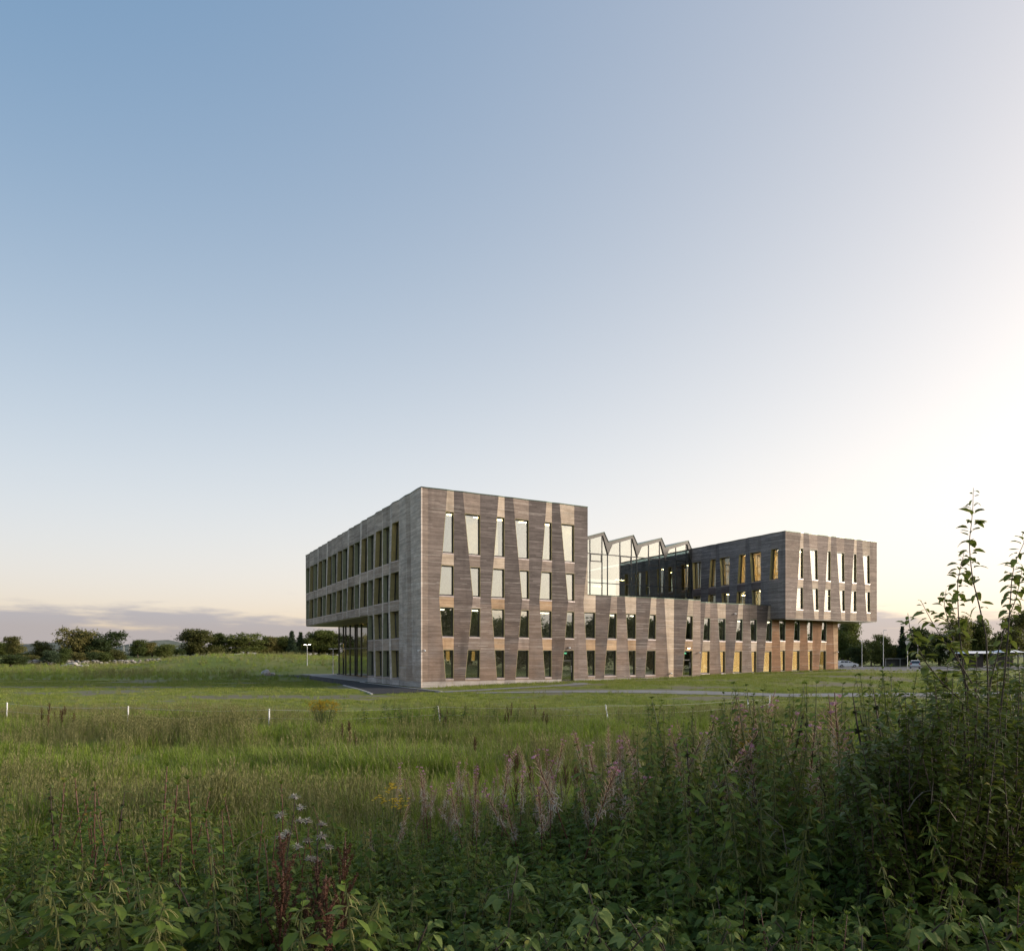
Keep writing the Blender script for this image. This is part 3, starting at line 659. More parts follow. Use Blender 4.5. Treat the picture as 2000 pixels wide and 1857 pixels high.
for x in (2, 5.5, 9, 12.5, 16.5, 20, 23.5, 27):
    for z in (3.2, 6.6): link('ceiling_light', ld, BLD, (x + (.8 if z > 5 else 0), 3.6, z))
for x in (32, 36, 40, 44, 48): link('ceiling_light', ld, BLD, (x, 5.0, 6.5))
lb = MB(); lb.box(-.62, .62, -.14, .14, -.05, 0); lb = lb.mesh('ceiling_light', 'lamp_bright')
for x in (43.1, 45.6, 49.2, 53.0):
    for y in (1.8, 4.3): link('ceiling_light', lb, BLD, (x, y, 14.9))
for x in (43.1, 45.6):
    for y in (6.8, 9.3, 11.8): link('ceiling_light', lb, BLD, (x, y, 14.9))
    for y in (4.3, 9.3): link('ceiling_light', lb, BLD, (x, y, 10.0))
for x, y in ((20, 22), (24, 28), (28, 20), (32, 26), (36, 22), (38, 30), (34, 33)): link('pendant_lamp', lm, BLD, (x, y, 12.6))

# cameras and the lit lamp on the wall
def wall_camera(f, a, z, off=.05):
    mb = MB(); mb.tube([f.P(a, z, off-.03), f.P(a, z, off+.10)], .035, 8); mb.tube([f.P(a, z-.02, off+.06), f.P(a, z-.05, off+.13), f.P(a, z-.10, off+.17), f.P(a, z-.14, off+.16)], [.05, .085, .085, .03], 10)
    o = mb.build('security_camera', 'white_paint', BLD); mb = MB(); mb.tube([f.P(a, z-.10, off+.16), f.P(a, z-.12, off+.255)], [.04, .035], 8); mb.build('lens', 'black_plastic', o)
wall_camera(FA, .22, 3.05); wall_camera(FC1, 25.55, .95); wall_camera(FC1, 29.2, 2.95); wall_camera(FC2, 36.1, 7.1); wall_camera(FC2, 52.5, 3.1); wall_camera(FL, .2, 3.05); wall_camera(FA, 13.9, 3.35)
mb = MB(); mb.box(27.72, 28.0, -.20, -.02, 3.36, 3.46); o = mb.build('wall_lamp', 'frame_black', BLD)
mb = MB(); mb.box(27.75, 27.97, -.18, -.05, 3.325, 3.358); mb.build('lamp_glass', 'lamp_outdoor', o)
# ------------------------------------------------------------------ grass
def px(X, d): return (X-1000)/1367*d                     # sideways metres of a bearing at distance d
def instancer(name, pts, coll, mat=None):
    """pts: list of (x, y, z, rz, tilt, scale, idx); one object that scatters the clumps of a collection"""
    me = bpy.data.meshes.new(name); me.from_pydata([p[:3] for p in pts], [], [])
    at = me.attributes.new('rot', 'FLOAT_VECTOR', 'POINT'); at.data.foreach_set('vector', [c for p in pts for c in (p[4], 0.0, p[3])])
    at = me.attributes.new('scl', 'FLOAT', 'POINT'); at.data.foreach_set('value', [p[5] for p in pts])
    at = me.attributes.new('idx', 'INT', 'POINT'); at.data.foreach_set('value', [p[6] for p in pts])
    o = link(name, me)
    g = bpy.data.node_groups.new(name + '_scatter', 'GeometryNodeTree')
    g.interface.new_socket('Geometry', in_out='INPUT', socket_type='NodeSocketGeometry'); g.interface.new_socket('Geometry', in_out='OUTPUT', socket_type='NodeSocketGeometry')
    n = g.nodes; gi = n.new('NodeGroupInput'); go = n.new('NodeGroupOutput'); ip = n.new('GeometryNodeInstanceOnPoints'); ci = n.new('GeometryNodeCollectionInfo')
    ci.inputs['Collection'].default_value = coll; ci.inputs['Separate Children'].default_value = True; ci.inputs['Reset Children'].default_value = True
    def att(nm, ty): a = n.new('GeometryNodeInputNamedAttribute'); a.data_type = ty; a.inputs['Name'].default_value = nm; return [s for s in a.outputs if s.enabled][0]
    e2r = n.new('FunctionNodeEulerToRotation'); g.links.new(att('rot', 'FLOAT_VECTOR'), e2r.inputs[0]); g.links.new(e2r.outputs[0], ip.inputs['Rotation'])
    g.links.new(att('scl', 'FLOAT'), ip.inputs['Scale']); g.links.new(att('idx', 'INT'), ip.inputs['Instance Index'])
    ip.inputs['Pick Instance'].default_value = True
    g.links.new(gi.outputs[0], ip.inputs['Points']); g.links.new(ci.outputs[0], ip.inputs['Instance']); g.links.new(ip.outputs[0], go.inputs[0])
    md = o.modifiers.new('scatter', 'NODES'); md.node_group = g
    return o
def clump_collection(name, meshes):
    c = bpy.data.collections.new(name)
    for i, me in enumerate(meshes): c.objects.link(bpy.data.objects.new(f'{name}_{i:02d}', me))
    return c
def blade(mb, p, az, h, wdt, bend, mi=0):
    d = Vector((math.cos(az), math.sin(az), 0)); sd = Vector((-d.y, d.x, 0))*wdt*.5; p = Vector(p)
    q = [p, p + d*bend*h*.22 + Vector((0,0,h*.5)), p + d*bend*h*.62 + Vector((0,0,h*.86)), p + d*bend*h*1.05 + Vector((0,0,h*(1-.12*bend)))]
    mb.poly([q[0]-sd, q[0]+sd, q[1]+sd*.85, q[1]-sd*.85], mi); mb.poly([q[1]-sd*.85, q[1]+sd*.85, q[2]+sd*.55, q[2]-sd*.55], mi); mb.poly([q[2]-sd*.55, q[2]+sd*.55, q[3]], mi)
def grass_clump(rnd, n, h, spread, wdt, dry, seeds=0):
    mb = MB()
    for i in range(n):
        r = spread*math.sqrt(rnd.random()); t = rnd.random()*6.283
        blade(mb, (r*math.cos(t), r*math.sin(t), -.02), rnd.random()*6.283, h*rnd.uniform(.45, 1.1), wdt*rnd.uniform(.6, 1.2), rnd.uniform(.1, .75), 1 if rnd.random() < dry else 0)
    for i in range(seeds):
        r = spread*math.sqrt(rnd.random()); t = rnd.random()*6.283; a = rnd.random()*6.283; hh = h*rnd.uniform(1.1, 1.55)
        b = Vector((r*math.cos(t), r*math.sin(t), 0)); tip = b + Vector((math.cos(a)*.12*hh, math.sin(a)*.12*hh, hh))
        mb.tube([b, b.lerp(tip, .6) + Vector((0,0,.03)), tip], [.003, .0025, .001], 3, 1)
        for j in range(7): q = b.lerp(tip, .74+.26*j/7); blade(mb, q, a+j*2.4, .05, .012, .5, 1)
    return mb
rg = random.Random(11)
tall = clump_collection('tall_grass', [grass_clump(rg, 34, rg.uniform(.34, .46), .17, .010, dr, sd).mesh('tall_grass', ['grass_green', 'grass_dry']) for dr, sd in ((.1, 0), (.2, 2), (.15, 1), (.45, 4), (.7, 6), (.05, 0))])
short = clump_collection('lawn_grass', [grass_clump(rg, 30, rg.uniform(.10, .17), .26, .014, dr, 0).mesh('lawn_grass', ['grass_lawn', 'grass_dry']) for dr in (.1, .25, .4, .15)])
def blocked(x, y):
    s, t = w2b(x, y)
    if -.3 < s < 57.3 and -.3 < t < 60 and not (s > 53 and t < 1.5): 
        if not (s > 29.4 and t < 1.75): return True
    if -6.0 < s < 0 and -6 < t < 60 and (t < 40 and s > np.interp(t, [-6, 0, 8, 16, 28, 38], [-5.9, -5.1, -4.2, -3.8, -3.2, -3.1]) or t >= 40): return True
    if 41 < t < 47 and -7 < s < 0: return True
    if -1.3 < s < 13 and np.interp(s, [-1, 3, 9, 13], [-6.6, -6.3, -5.7, -4.7]) < t < np.interp(s, [-1, 3, 9, 13], [-5.3, -4.8, -4.0, -2.6]): return True
    if x > -2.6 and y > 44:
        lo = np.interp(x, [-2.5, 4, 9, 14, 19, 25, 33, 44, 60], [48.6, 48.9, 48.6, 47.6, 45.6, 46.2, 47, 47.5, 48]); hi = np.interp(x, [-2.5, 4, 9, 14, 19, 25, 33, 44, 60], [49.5, 50.2, 50.8, 50.9, 48.6, 49.2, 50, 50.6, 51])
        if lo+.15 < y < hi-.15: return True
    return False
def weed_edge(x): return float(np.interp(x, [-8, -4, -1, 1, 4, 8], [8.6, 8.4, 8.8, 10.2, 11.5, 12]))
pts = []
for _ in range(37500):
    y = math.sqrt(rg.uniform(6.5**2, 36**2)); x = rg.uniform(-1.0, 1.0)*y
    n1 = noise.noise((x*.16, y*.30, 5)); n2 = noise.noise((x*.7, y*.9, 9))
    if y < weed_edge(x)-2.2: continue
    if rg.random() > .62 + .5*n1 + .3*n2: continue
    dryness = noise.noise((x*.11+4, y*.24, 2)) + .35*n2
    idx = rg.choice((3, 4)) if dryness > .34 and rg.random() < .7 else (rg.choice((1, 2, 3)) if dryness > .08 else rg.choice((0, 5, 2)))
    sc = rg.uniform(.6, 1.2)*(1 + .7*n1 + .4*n2)
    if y > 30: sc *= lerp(1, .55, (y-30)/6)
    pts.append((x, y, G(x, y), rg.random()*6.283, rg.uniform(-.18, .18), sc, idx))
tag(instancer('meadow_grass', pts, tall), 'tall unmown meadow grass between the weeds and the fence', 'grass', kind='stuff')
pts = []
for _ in range(30000):
    y = math.sqrt(rg.uniform(30**2, 74**2)); x = rg.uniform(-.78, .78)*y
    if blocked(x, y): continue
    n1 = noise.noise((x*.12, y*.25, 15)); n2 = noise.noise((x*.5, y*.8, 19))
    if rg.random() > .80 - 1.1*soil_at(x, y): continue
    idx = 2 if n1+n2*.5 < -.05 else rg.choice((0, 1, 3))
    pts.append((x, y, G(x, y), rg.random()*6.283, rg.uniform(-.15, .15), rg.uniform(.7, 1.35)*(1+.5*n1), idx))
for _ in range(420):
    s = rg.uniform(1.2, 53); b = -.35 if s < 29.4 else 1.65; x, y = b2w(s, b - rg.random()**2*.7); pts.append((x, y, G(x, y), rg.random()*6.283, 0, rg.uniform(.9, 2.6), rg.choice((0, 1, 3))))
tuft = []
for _ in range(2600):
    y = math.sqrt(rg.uniform(34**2, 72**2)); x = rg.uniform(-.78, .78)*y
    if blocked(x, y): continue
    n1 = noise.noise((x*.16+9, y*.30, 45)); n2 = noise.noise((x*.6, y*.9, 49))
    if n1 + .6*n2 < .12: continue
    tuft.append((x, y, G(x, y), rg.random()*6.283, rg.uniform(-.1, .1), rg.uniform(.35, .9), rg.choice((0, 1, 3, 4, 5))))
tag(instancer('lawn_tufts', tuft, tall), 'scattered taller tufts growing through the lawn', 'grass', kind='stuff')
tag(instancer('lawn_grass', pts, short), 'short patchy grass on the lawn around the building', 'grass', kind='stuff')
pts = []
for _ in range(16000):
    y = math.sqrt(rg.uniform(74**2, 165**2)); x = rg.uniform(-.76, .72)*y
    if blocked(x, y) or (37 < x and y > 115): continue
    n1 = noise.noise((x*.05, y*.1, 25)); n2 = noise.noise((x*.2, y*.3, 29))
    if rg.random() > .65 + .6*n1: continue
    pts.append((x, y, G(x, y), rg.random()*6.283, 0, rg.uniform(.9, 1.7)*(1+.4*n2)*(.4 if x > 22 else 1), 4 if n1+n2 > .25 else rg.choice((0, 1, 2, 5))))
tag(instancer('far_meadow_grass', pts, tall), 'distant rough grass on the mound behind the lawn', 'grass', kind='stuff')

# ------------------------------------------------------------------ trees
def tree_meshes(seed, kind):
    """10 m tall tree at the origin -> (trunk mesh, crown mesh builder)"""
    r = random.Random(seed); tr = MB(); cr = MB(); cl = []
    if kind == 'conifer':
        tr.tube([(0,0,-.3), (0.05,0,5), (0,0,9.8)], [.24, .13, .02], 7)
        z = .9
        while z < 9.9:
            rad = 2.5*(1-z/10.2)**.8*r.uniform(.8, 1.1); n = max(5, int(rad*7))
            for i in range(n):
                a = 6.283*i/n + r.random(); d = Vector((math.cos(a), math.sin(a), -.22))
                L_ = rad*r.uniform(.65, 1.1)
                tr.tube([(0,0,z), tuple(Vector((0,0,z))+d*L_*.9)], [.03, .008], 3)
                for j in range(6): cl.append((Vector((0,0,z)) + d*L_*(j+1)/6, .22))
            z += r.uniform(.34, .5)
        per, size = 6, .40
    else:
        lean = Vector((r.uniform(-.4, .4), r.uniform(-.4, .4), 0)); fork = {'bush': .5, 'open': 2.4}.get(kind, 2.0)
        if kind == 'bush': lobes = [(Vector((r.uniform(-1.6, 1.6), r.uniform(-1.6, 1.6), r.uniform(1.6, 7.6))), r.uniform(1.8, 2.6)) for _ in range(11)]
        elif kind == 'open': lobes = [(Vector((r.uniform(-2.4, 2.4), r.uniform(-2.2, 2.2), r.uniform(2.2, 8.8))), r.uniform(1.0, 1.5)) for _ in range(30)]
        else: lobes = [(Vector((r.uniform(-2.4, 2.4), r.uniform(-2.2, 2.2), r.uniform(1.7, 8.4))), r.uniform(1.3, 1.9)) for _ in range(21)]
        top = max(c.z+q for c, q in lobes); lobes = [(Vector((c.x, c.y, c.z*9.9/top)), q) for c, q in lobes]
        tr.tube([(0,0,-.4), tuple(lean*.4+Vector((0,0,fork))), tuple(lean+Vector((0,0,6))), tuple(lean+Vector((0,0,8)))], [.33, .25, .12, .04], 8)
        for c, q in lobes:
            b = lean*.5 + Vector((0,0,min(c.z*.75, r.uniform(fork*.6, 5.5)))); m = b.lerp(c, .55) + Vector((0,0,.35))
            tr.tube([b, m, c], [.11, .06, .02], 5)
            for k in range(int(q*(9 if kind == 'open' else 13))):
                d = Vector((r.gauss(0,1), r.gauss(0,1), r.gauss(0,1))).normalized(); rr = q*(r.random()**.38)
                p = c + Vector((d.x, d.y, d.z*.82))*rr
                if p.z > .5 or kind == 'bush': cl.append((p, .42))
                if k % 4 == 0: tr.tube([c, p], [.018, .006], 3)
        per, size = (20 if kind == 'open' else 24), .46
    for p, sp in cl:
        for j in range(per):
            q = p + Vector((r.gauss(0, sp), r.gauss(0, sp), r.gauss(0, sp*.75))); a = Vector((r.gauss(0,1), r.gauss(0,1), r.gauss(0,.7))).normalized(); b = a.orthogonal().normalized()
            b.rotate(Matrix.Rotation(r.random()*6.28, 3, a)); s = size*r.uniform(.5, 1.15); c = a.cross(b)
            cr.poly([q-b*s*.5, q+c*s*.28, q+b*s*.6, q-c*s*.3])
    return tr, cr
TV = {}
for kind, seeds in (('dense', (1, 2, 3)), ('open', (4, 5)), ('bush', (6, 7)), ('conifer', (8, 9))):
    for s_ in seeds:
        tr, cr = tree_meshes(s_*17+3, kind); TV[kind, s_] = (tr.mesh('trunk', 'bark'), cr)
CM = {}
def crown_mesh(key, mat):
    if (key, mat) not in CM: CM[key, mat] = TV[key][1].mesh('crown', mat)
    return CM[key, mat]
NAMES = {'dense': ('leafy_tree', 'tree'), 'open': ('open_tree', 'tree'), 'bush': ('bush', 'bush'), 'conifer': ('spruce_tree', 'tree')}
rt = random.Random(5)
def tree(key, mat, x, y, h, wdt, label, group=None, sink=0):
    nm, cat = NAMES[key[0]]; e = empty(nm, (x, y, G(x, y)-sink), rt.random()*6.28); tag(e, label, cat, group)
    base = {'dense': 7.2, 'open': 6.6, 'bush': 7.0, 'conifer': 4.9}[key[0]]
    e.scale = (1.22*wdt/base, 1.22*wdt/base, h/10)
    link('trunk', TV[key][0], e); link('crown', crown_mesh(key, mat), e); return e
def treepx(X, Y, wpx, d, key, mat, label, group=None):
    x = px(X, d); g = G(x, d); h = (EYE + (1281-Y)*d/1367 - g)*1.2; return tree(key, mat, x, d, h, wpx*d/1367, label, group)
gl_, gr_ = 'trees along the skyline left of the building', 'trees behind the car park'
D, O_, B_, C_ = 'dense', 'open', 'bush', 'conifer'
for X, Y, wp, d, key, mat, lab in [
    (143, 1232, 50, 170, (O_, 4), 'crown_bronze', 'airy bronze tree, the taller left one of the pair at far left'),
    (196, 1239, 66, 175, (D, 1), 'crown_dark', 'dark round tree beside the airy bronze tree at far left'),
    (30, 1248, 30, 190, (O_, 5), 'crown_bronze', 'small reddish tree near the left edge of the photo'),
    (78, 1257, 34, 172, (B_, 6), 'crown_bronze', 'low rounded olive bush on the heath at far left'),
    (6, 1256, 34, 200, (D, 2), 'crown_green', 'green tree cut by the left edge of the photo'),
    (269, 1253, 24, 200, (O_, 5), 'crown_green', 'slim lone tree with sky behind it, left of the far hill'),
    (297, 1258, 30, 205, (D, 3), 'crown_bronze', 'small brownish tree in front of the far hill'),
    (322, 1260, 36, 196, (B_, 7), 'crown_green', 'small green tree at the left foot of the mound'),
    (343, 1268, 26, 205, (B_, 6), 'crown_dark', 'dark bush between the small trees and the big bronze tree'),
    (389, 1232, 60, 215, (D, 2), 'crown_bronze', 'big rounded bronze tree standing on the mound'),
    (426, 1242, 34, 222, (D, 3), 'crown_green', 'green tree leaning against the right side of the big bronze tree'),
    (481, 1240, 66, 225, (O_, 4), 'crown_green', 'broad open-crowned tree alone to the right of the big bronze tree'),
    (524, 1247, 34, 232, (D, 1), 'crown_bronze', 'leftmost brown tree of the dark row by the building'),
    (549, 1245, 40, 236, (D, 2), 'crown_green', 'round brown-green tree just left of the spruces'),
    (570, 1240, 26, 232, (C_, 8), 'crown_conifer', 'left spruce of the two in the dark row by the building'),
    (587, 1242, 24, 236, (C_, 9), 'crown_conifer', 'right spruce of the two in the dark row by the building'),
    (612, 1236, 40, 238, (O_, 5), 'crown_green', 'tall tree right of the two spruces'),
    (646, 1238, 44, 240, (D, 3), 'crown_green', 'rightmost tall tree, beside the glazed corner of the building'),
    (676, 1242, 40, 242, (D, 1), 'crown_bronze', 'brown tree half hidden by the glazed corner of the building'),
    (629, 1243, 40, 244, (D, 2), 'crown_bronze', 'brownish tree between the tall tree and the rightmost one of the dark row'),
    (598, 1248, 36, 246, (D, 1), 'crown_green', 'lower round tree just right of the spruces'),
    (506, 1253, 34, 238, (D, 3), 'crown_green', 'small tree between the broad open tree and the dark row')]:
    treepx(X, Y, wp, d, key, mat, lab, gl_)
for i, (X, Y, wp, d) in enumerate([(505, 1262, 40, 245), (532, 1258, 40, 246), (560, 1257, 44, 248), (592, 1256, 44, 246), (622, 1255, 44, 248), (655, 1256, 40, 250), (455, 1268, 34, 232), (372, 1268, 40, 222), (410, 1266, 40, 228)]):
    treepx(X, Y, wp, d, (B_, 6 + i % 2), 'crown_dark', 'dark undergrowth bush filling the foot of the skyline trees', 'undergrowth bushes below the skyline trees')
for i, (X, Y, wp, d) in enumerate([(97, 1273, 26, 150), (118, 1277, 24, 152), (150, 1277, 30, 160), (176, 1275, 28, 162), (205, 1276, 30, 165), (60, 1280, 30, 160), (20, 1281, 44, 140), (128, 1268, 20, 165), (222, 1272, 30, 172), (236, 1279, 22, 175), (45, 1277, 30, 175), (185, 1272, 26, 168), (262, 1274, 26, 205), (285, 1275, 30, 210), (310, 1276, 26, 212)]):
    treepx(X, Y, wp, d, (B_, 6 + i % 2), ('crown_dark', 'crown_green', 'crown_bronze')[i % 3] if i else 'crown_conifer', 'dark squat bush at the bottom of the heath, nearest the rock pile' if i == 0 else 'low scrubby bush on the heath behind the field wall', None if i == 0 else 'scrub bushes on the heath')
for X, Y, wp, d, key, mat, lab in [
    (1656, 1213, 44, 186, (D, 3), 'crown_green', 'tall tree showing right beside the overhanging right block'),
    (1648, 1240, 44, 182, (B_, 6), 'crown_green', 'dense bush below the tall tree beside the right block'),
    (1680, 1262, 40, 168, (B_, 7), 'crown_dark', 'dark bush left of the double-headed car park lamp'),
    (1702, 1256, 36, 178, (B_, 6), 'crown_green', 'bush behind the double-headed car park lamp'),
    (1728, 1246, 28, 182, (O_, 5), 'crown_green', 'spindly tree behind the tallest car park lamp'),
    (1722, 1262, 50, 184, (B_, 7), 'crown_dark', 'dark hedge bush at the foot of the spindly tree'),
    (1762, 1236, 22, 178, (C_, 9), 'crown_conifer', 'pointed young spruce above the dark shelter'),
    (1752, 1264, 50, 186, (B_, 6), 'crown_green', 'hedge bush behind the dark shelter'),
    (1792, 1234, 46, 175, (D, 1), 'crown_dark', 'dark round tree behind the pale road sign'),
    (1835, 1240, 50, 182, (D, 2), 'crown_dark', 'dark tree behind the left side of the willow'),
    (1874, 1211, 42, 180, (O_, 4), 'crown_bronze', 'tall bronze tree glimpsed through the middle of the willow'),
    (1917, 1222, 46, 185, (D, 3), 'crown_green', 'round tree glimpsed right of the tall bronze one'),
    (1976, 1206, 56, 172, (O_, 5), 'crown_bronze', 'bronze tree at the right edge of the photo'),
    (1945, 1250, 60, 195, (B_, 7), 'crown_dark', 'hedge bush behind the white canopy'),
    (1890, 1254, 60, 196, (B_, 6), 'crown_dark', 'hedge bush behind the white-roofed pavilion')]:
    treepx(X, Y, wp, d, key, mat, lab, gr_)
# the wood behind the viewer, seen only in the window panes
rb = random.Random(21)
for i in range(40):
    t = i/39.; x = float(np.interp(t, [0, .3, .6, 1], [38, 66, 96, 122])) + rb.uniform(-4, 4); y = float(np.interp(t, [0, .3, .6, 1], [-62, -8, 36, 84])) + rb.uniform(-4, 4)
    tree((D, 1 + i % 3), ('crown_dark', 'crown_green')[i % 2], x, y, rb.uniform(.82, 1.0)*float(np.interp(t, [0, .4, .7, 1], [14.5, 13.5, 11.5, 10.5])), rb.uniform(8, 11), 'dark tree of the wood reflected in the lower windows', 'wood reflected in the lower windows', .3)

# ------------------------------------------------------------------ hills, wall, stones
def hill(pts, d, depth, mat='hill_heather'):
    """pts: (bearing px, height m) profile of a rounded ridge at distance d"""
    mb = MB(); rows = []
    for j in range(9):
        t = j/8*2-1; f = math.cos(t*math.pi/2)**.8 if abs(t) < 1 else 0
        rows.append([(px(X, d), d + t*depth, -2 + (h+2)*f*(1+.10*noise.noise((X*.09, t*2, 3)))) for X, h in pts])
    for a, b in zip(rows, rows[1:]):
        for i in range(len(pts)-1): mb.poly([a[i], a[i+1], b[i+1], b[i]])
    return tag(mb.build('hill', mat, None, True), None, kind='structure')
def prof(c, wd, h, n=22): return [(c + wd*(i/n*2-1), 1 + h*max(0, math.cos((i/n*2-1)*math.pi/2))**1.3*(1+.12*noise.noise((i*.7, c, 0)))) for i in range(n+1)]
tag(hill(prof(322, 75, 44), 1900, 300), 'low dark hill on the horizon')
tag(hill(prof(18, 75, 34), 1700, 250, 'heath'), 'pale grassy hill on the left horizon')
tag(hill(prof(120, 120, 30), 1500, 250), 'wooded ridge on the left horizon')
tag(hill(prof(1850, 400, 16), 1300, 250), 'low ridge on the right horizon')
def stone(mb, c, r, rnd):
    bm = bmesh.new(); bmesh.ops.create_icosphere(bm, subdivisions=2, radius=1)
    o = Vector((rnd.random()*50, rnd.random()*50, rnd.random()*50)); sc = Vector((r*rnd.uniform(.8, 1.4), r*rnd.uniform(.8, 1.3), r*rnd.uniform(.55, .85)))
    b = len(mb.v)
    for v in bm.verts:
        q = v.co*(1+.35*noise.noise(v.co*1.4+o)); mb.v.append((c[0]+q.x*sc.x, c[1]+q.y*sc.y, c[2]+q.z*sc.z))
    for f in bm.faces: mb.f.append(tuple(b+v.index for v in f.verts)); mb.mi.append(0)
    bm.free()
rs = random.Random(9); mb = MB()
for i in range(230):
    X = rs.uniform(52, 318); d = 150 + (X-60)*.09 + rs.uniform(-.5, .5); x = px(X, d)
    stone(mb, (x, d, G(x, d)+rs.choice((.15, .15, .5, .85))), rs.uniform(.28, .5), rs)
tag(mb.build('field_wall', 'fieldstone', None, True), 'tumbledown dry stone wall along the edge of the far meadow', 'wall')
mb = MB()
for i in range(34): X = rs.gauss(143, 9); d = 143 + rs.uniform(-1.2, 1.2); x = px(X, d); stone(mb, (x, d, G(x, d)+max(0, .75-abs(X-143)*.045)*rs.random()), rs.uniform(.25, .48), rs)
tag(mb.build('rock_pile', 'boulder', None, True), 'heap of grey rocks in front of the field wall', 'rocks')
for X, d, r, lab in ((519, 93, .72, 'larger pale boulder beside the end of the drive'), (532, 94.5, .48, 'smaller pale boulder, right of the larger one')):
    mb = MB(); stone(mb, (0, 0, .25*r), r, rs); x = px(X, d); tag(mb.build('boulder', 'boulder', None, True, (x, d, G(x, d))), lab, 'boulder', 'boulders by the drive')

# ------------------------------------------------------------------ pasture fence
PO = [(13, 31.6, 0.02), (249, 29.2, .03), (525, 28.2, .02), (862, 30.4, -.16), (1191, 30.2, -.2), (1461, 33.8, 0), (1502, 36.5, 0.05)]
FN = empty('pasture_fence', (px(525, 28.2), 28.2, G(px(525, 28.2), 28.2)))
tag(FN, 'white-posted wire pasture fence crossing the meadow', 'fence'); fo = FN.location; tops = []
for X, d, ln in PO:
    x = px(X, d); b = Vector((x, d, G(x, d)-.25)) - fo; t = b + Vector((ln*.95, 0, 1.12)); mb = MB()
    mb.tube([b, b.lerp(t, .98), t], [.032, .030, .018], 8); p = mb.build('post', 'white_paint', FN)
    mb = MB()
    for f in (.96, .66): c = b.lerp(t, f); mb.tube([c, c + Vector((0, -.06, 0))], .012, 5)
    mb.build('insulator', 'black_plastic', p); tops.append((b.lerp(t, .96), b.lerp(t, .66)))
tops.insert(0, tuple(v + Vector((-8, 2, 0)) for v in tops[0])); pass
for k in (0, 1):
    mb = MB()
    for a, b in zip(tops, tops[1:]):
        n = 6; q = [a[k].lerp(b[k], i/n) + Vector((0, -.05, -.10*math.sin(math.pi*i/n))) for i in range(n+1)]
        mb.tube(q, .0045, 4)
    mb.build('wire', 'galvanised', FN)

# ------------------------------------------------------------------ street furniture and cars
def lamp_post(x, y, h, label, heads, lit, group):
    e = empty('lamp_post', (x, y, G(x, y)), 0); tag(e, label, 'street lamp', group)
    mb = MB(); mb.tube([(0,0,-.2), (0,0,.5), (0,0,.52), (0,0,h)], [.085, .08, .06, .045], 10); mb.build('pole', 'galvanised', e)
    for sd in heads:
        mb = MB(); mb.tube([(0,0,h-.05), (sd*.22,0,h+.02)], .025, 6); mb.build('arm', 'galvanised', e)
        mb = MB(); mb.prism([(sd*.12,-.14,h), (sd*.62,-.12,h+.04), (sd*.62,.12,h+.04), (sd*.12,.14,h)], [(sd*.14,-.10,h+.11), (sd*.60,-.08,h+.10), (sd*.60,.08,h+.10), (sd*.14,.10,h+.11)]); hd = mb.build('lamp_head', 'galvanised', e)
        mb = MB(); mb.prism([(sd*.18,-.10,h-.03), (sd*.56,-.09,h), (sd*.56,.09,h), (sd*.18,.10,h-.03)], [(sd*.18,-.10,h), (sd*.56,-.09,h+.03), (sd*.56,.09,h+.03), (sd*.18,.10,h)]); mb.build('lamp_lens', 'lamp_street' if lit else 'white_paint', hd)
lamp_post(px(600, 117), 117, 3.5, 'lit double-headed lamp on the grass, left of the other entrance lamp', (-1, 1), True, 'lamps by the entrance')
lamp_post(px(650.5, 98), 98, 3.55, 'unlit double-headed lamp at the end of the forecourt, next to the glazing', (-1, 1), False, 'lamps by the entrance')
for X, d, h, hs, lab in ((1683.5, 158, 5.9, (-1, 1), 'double-headed car park lamp nearest the building'), (1725.3, 140, 7.6, (1,), 'tallest car park lamp, with one head'), (1708, 186, 4.0, (-1, 1), 'small car park lamp behind the two tall ones'), (1792.5, 165, 6.2, (1,), 'car park lamp behind the parked silver car')):
    lamp_post(px(X, d), d, h, lab, hs, False, 'car park lamps')
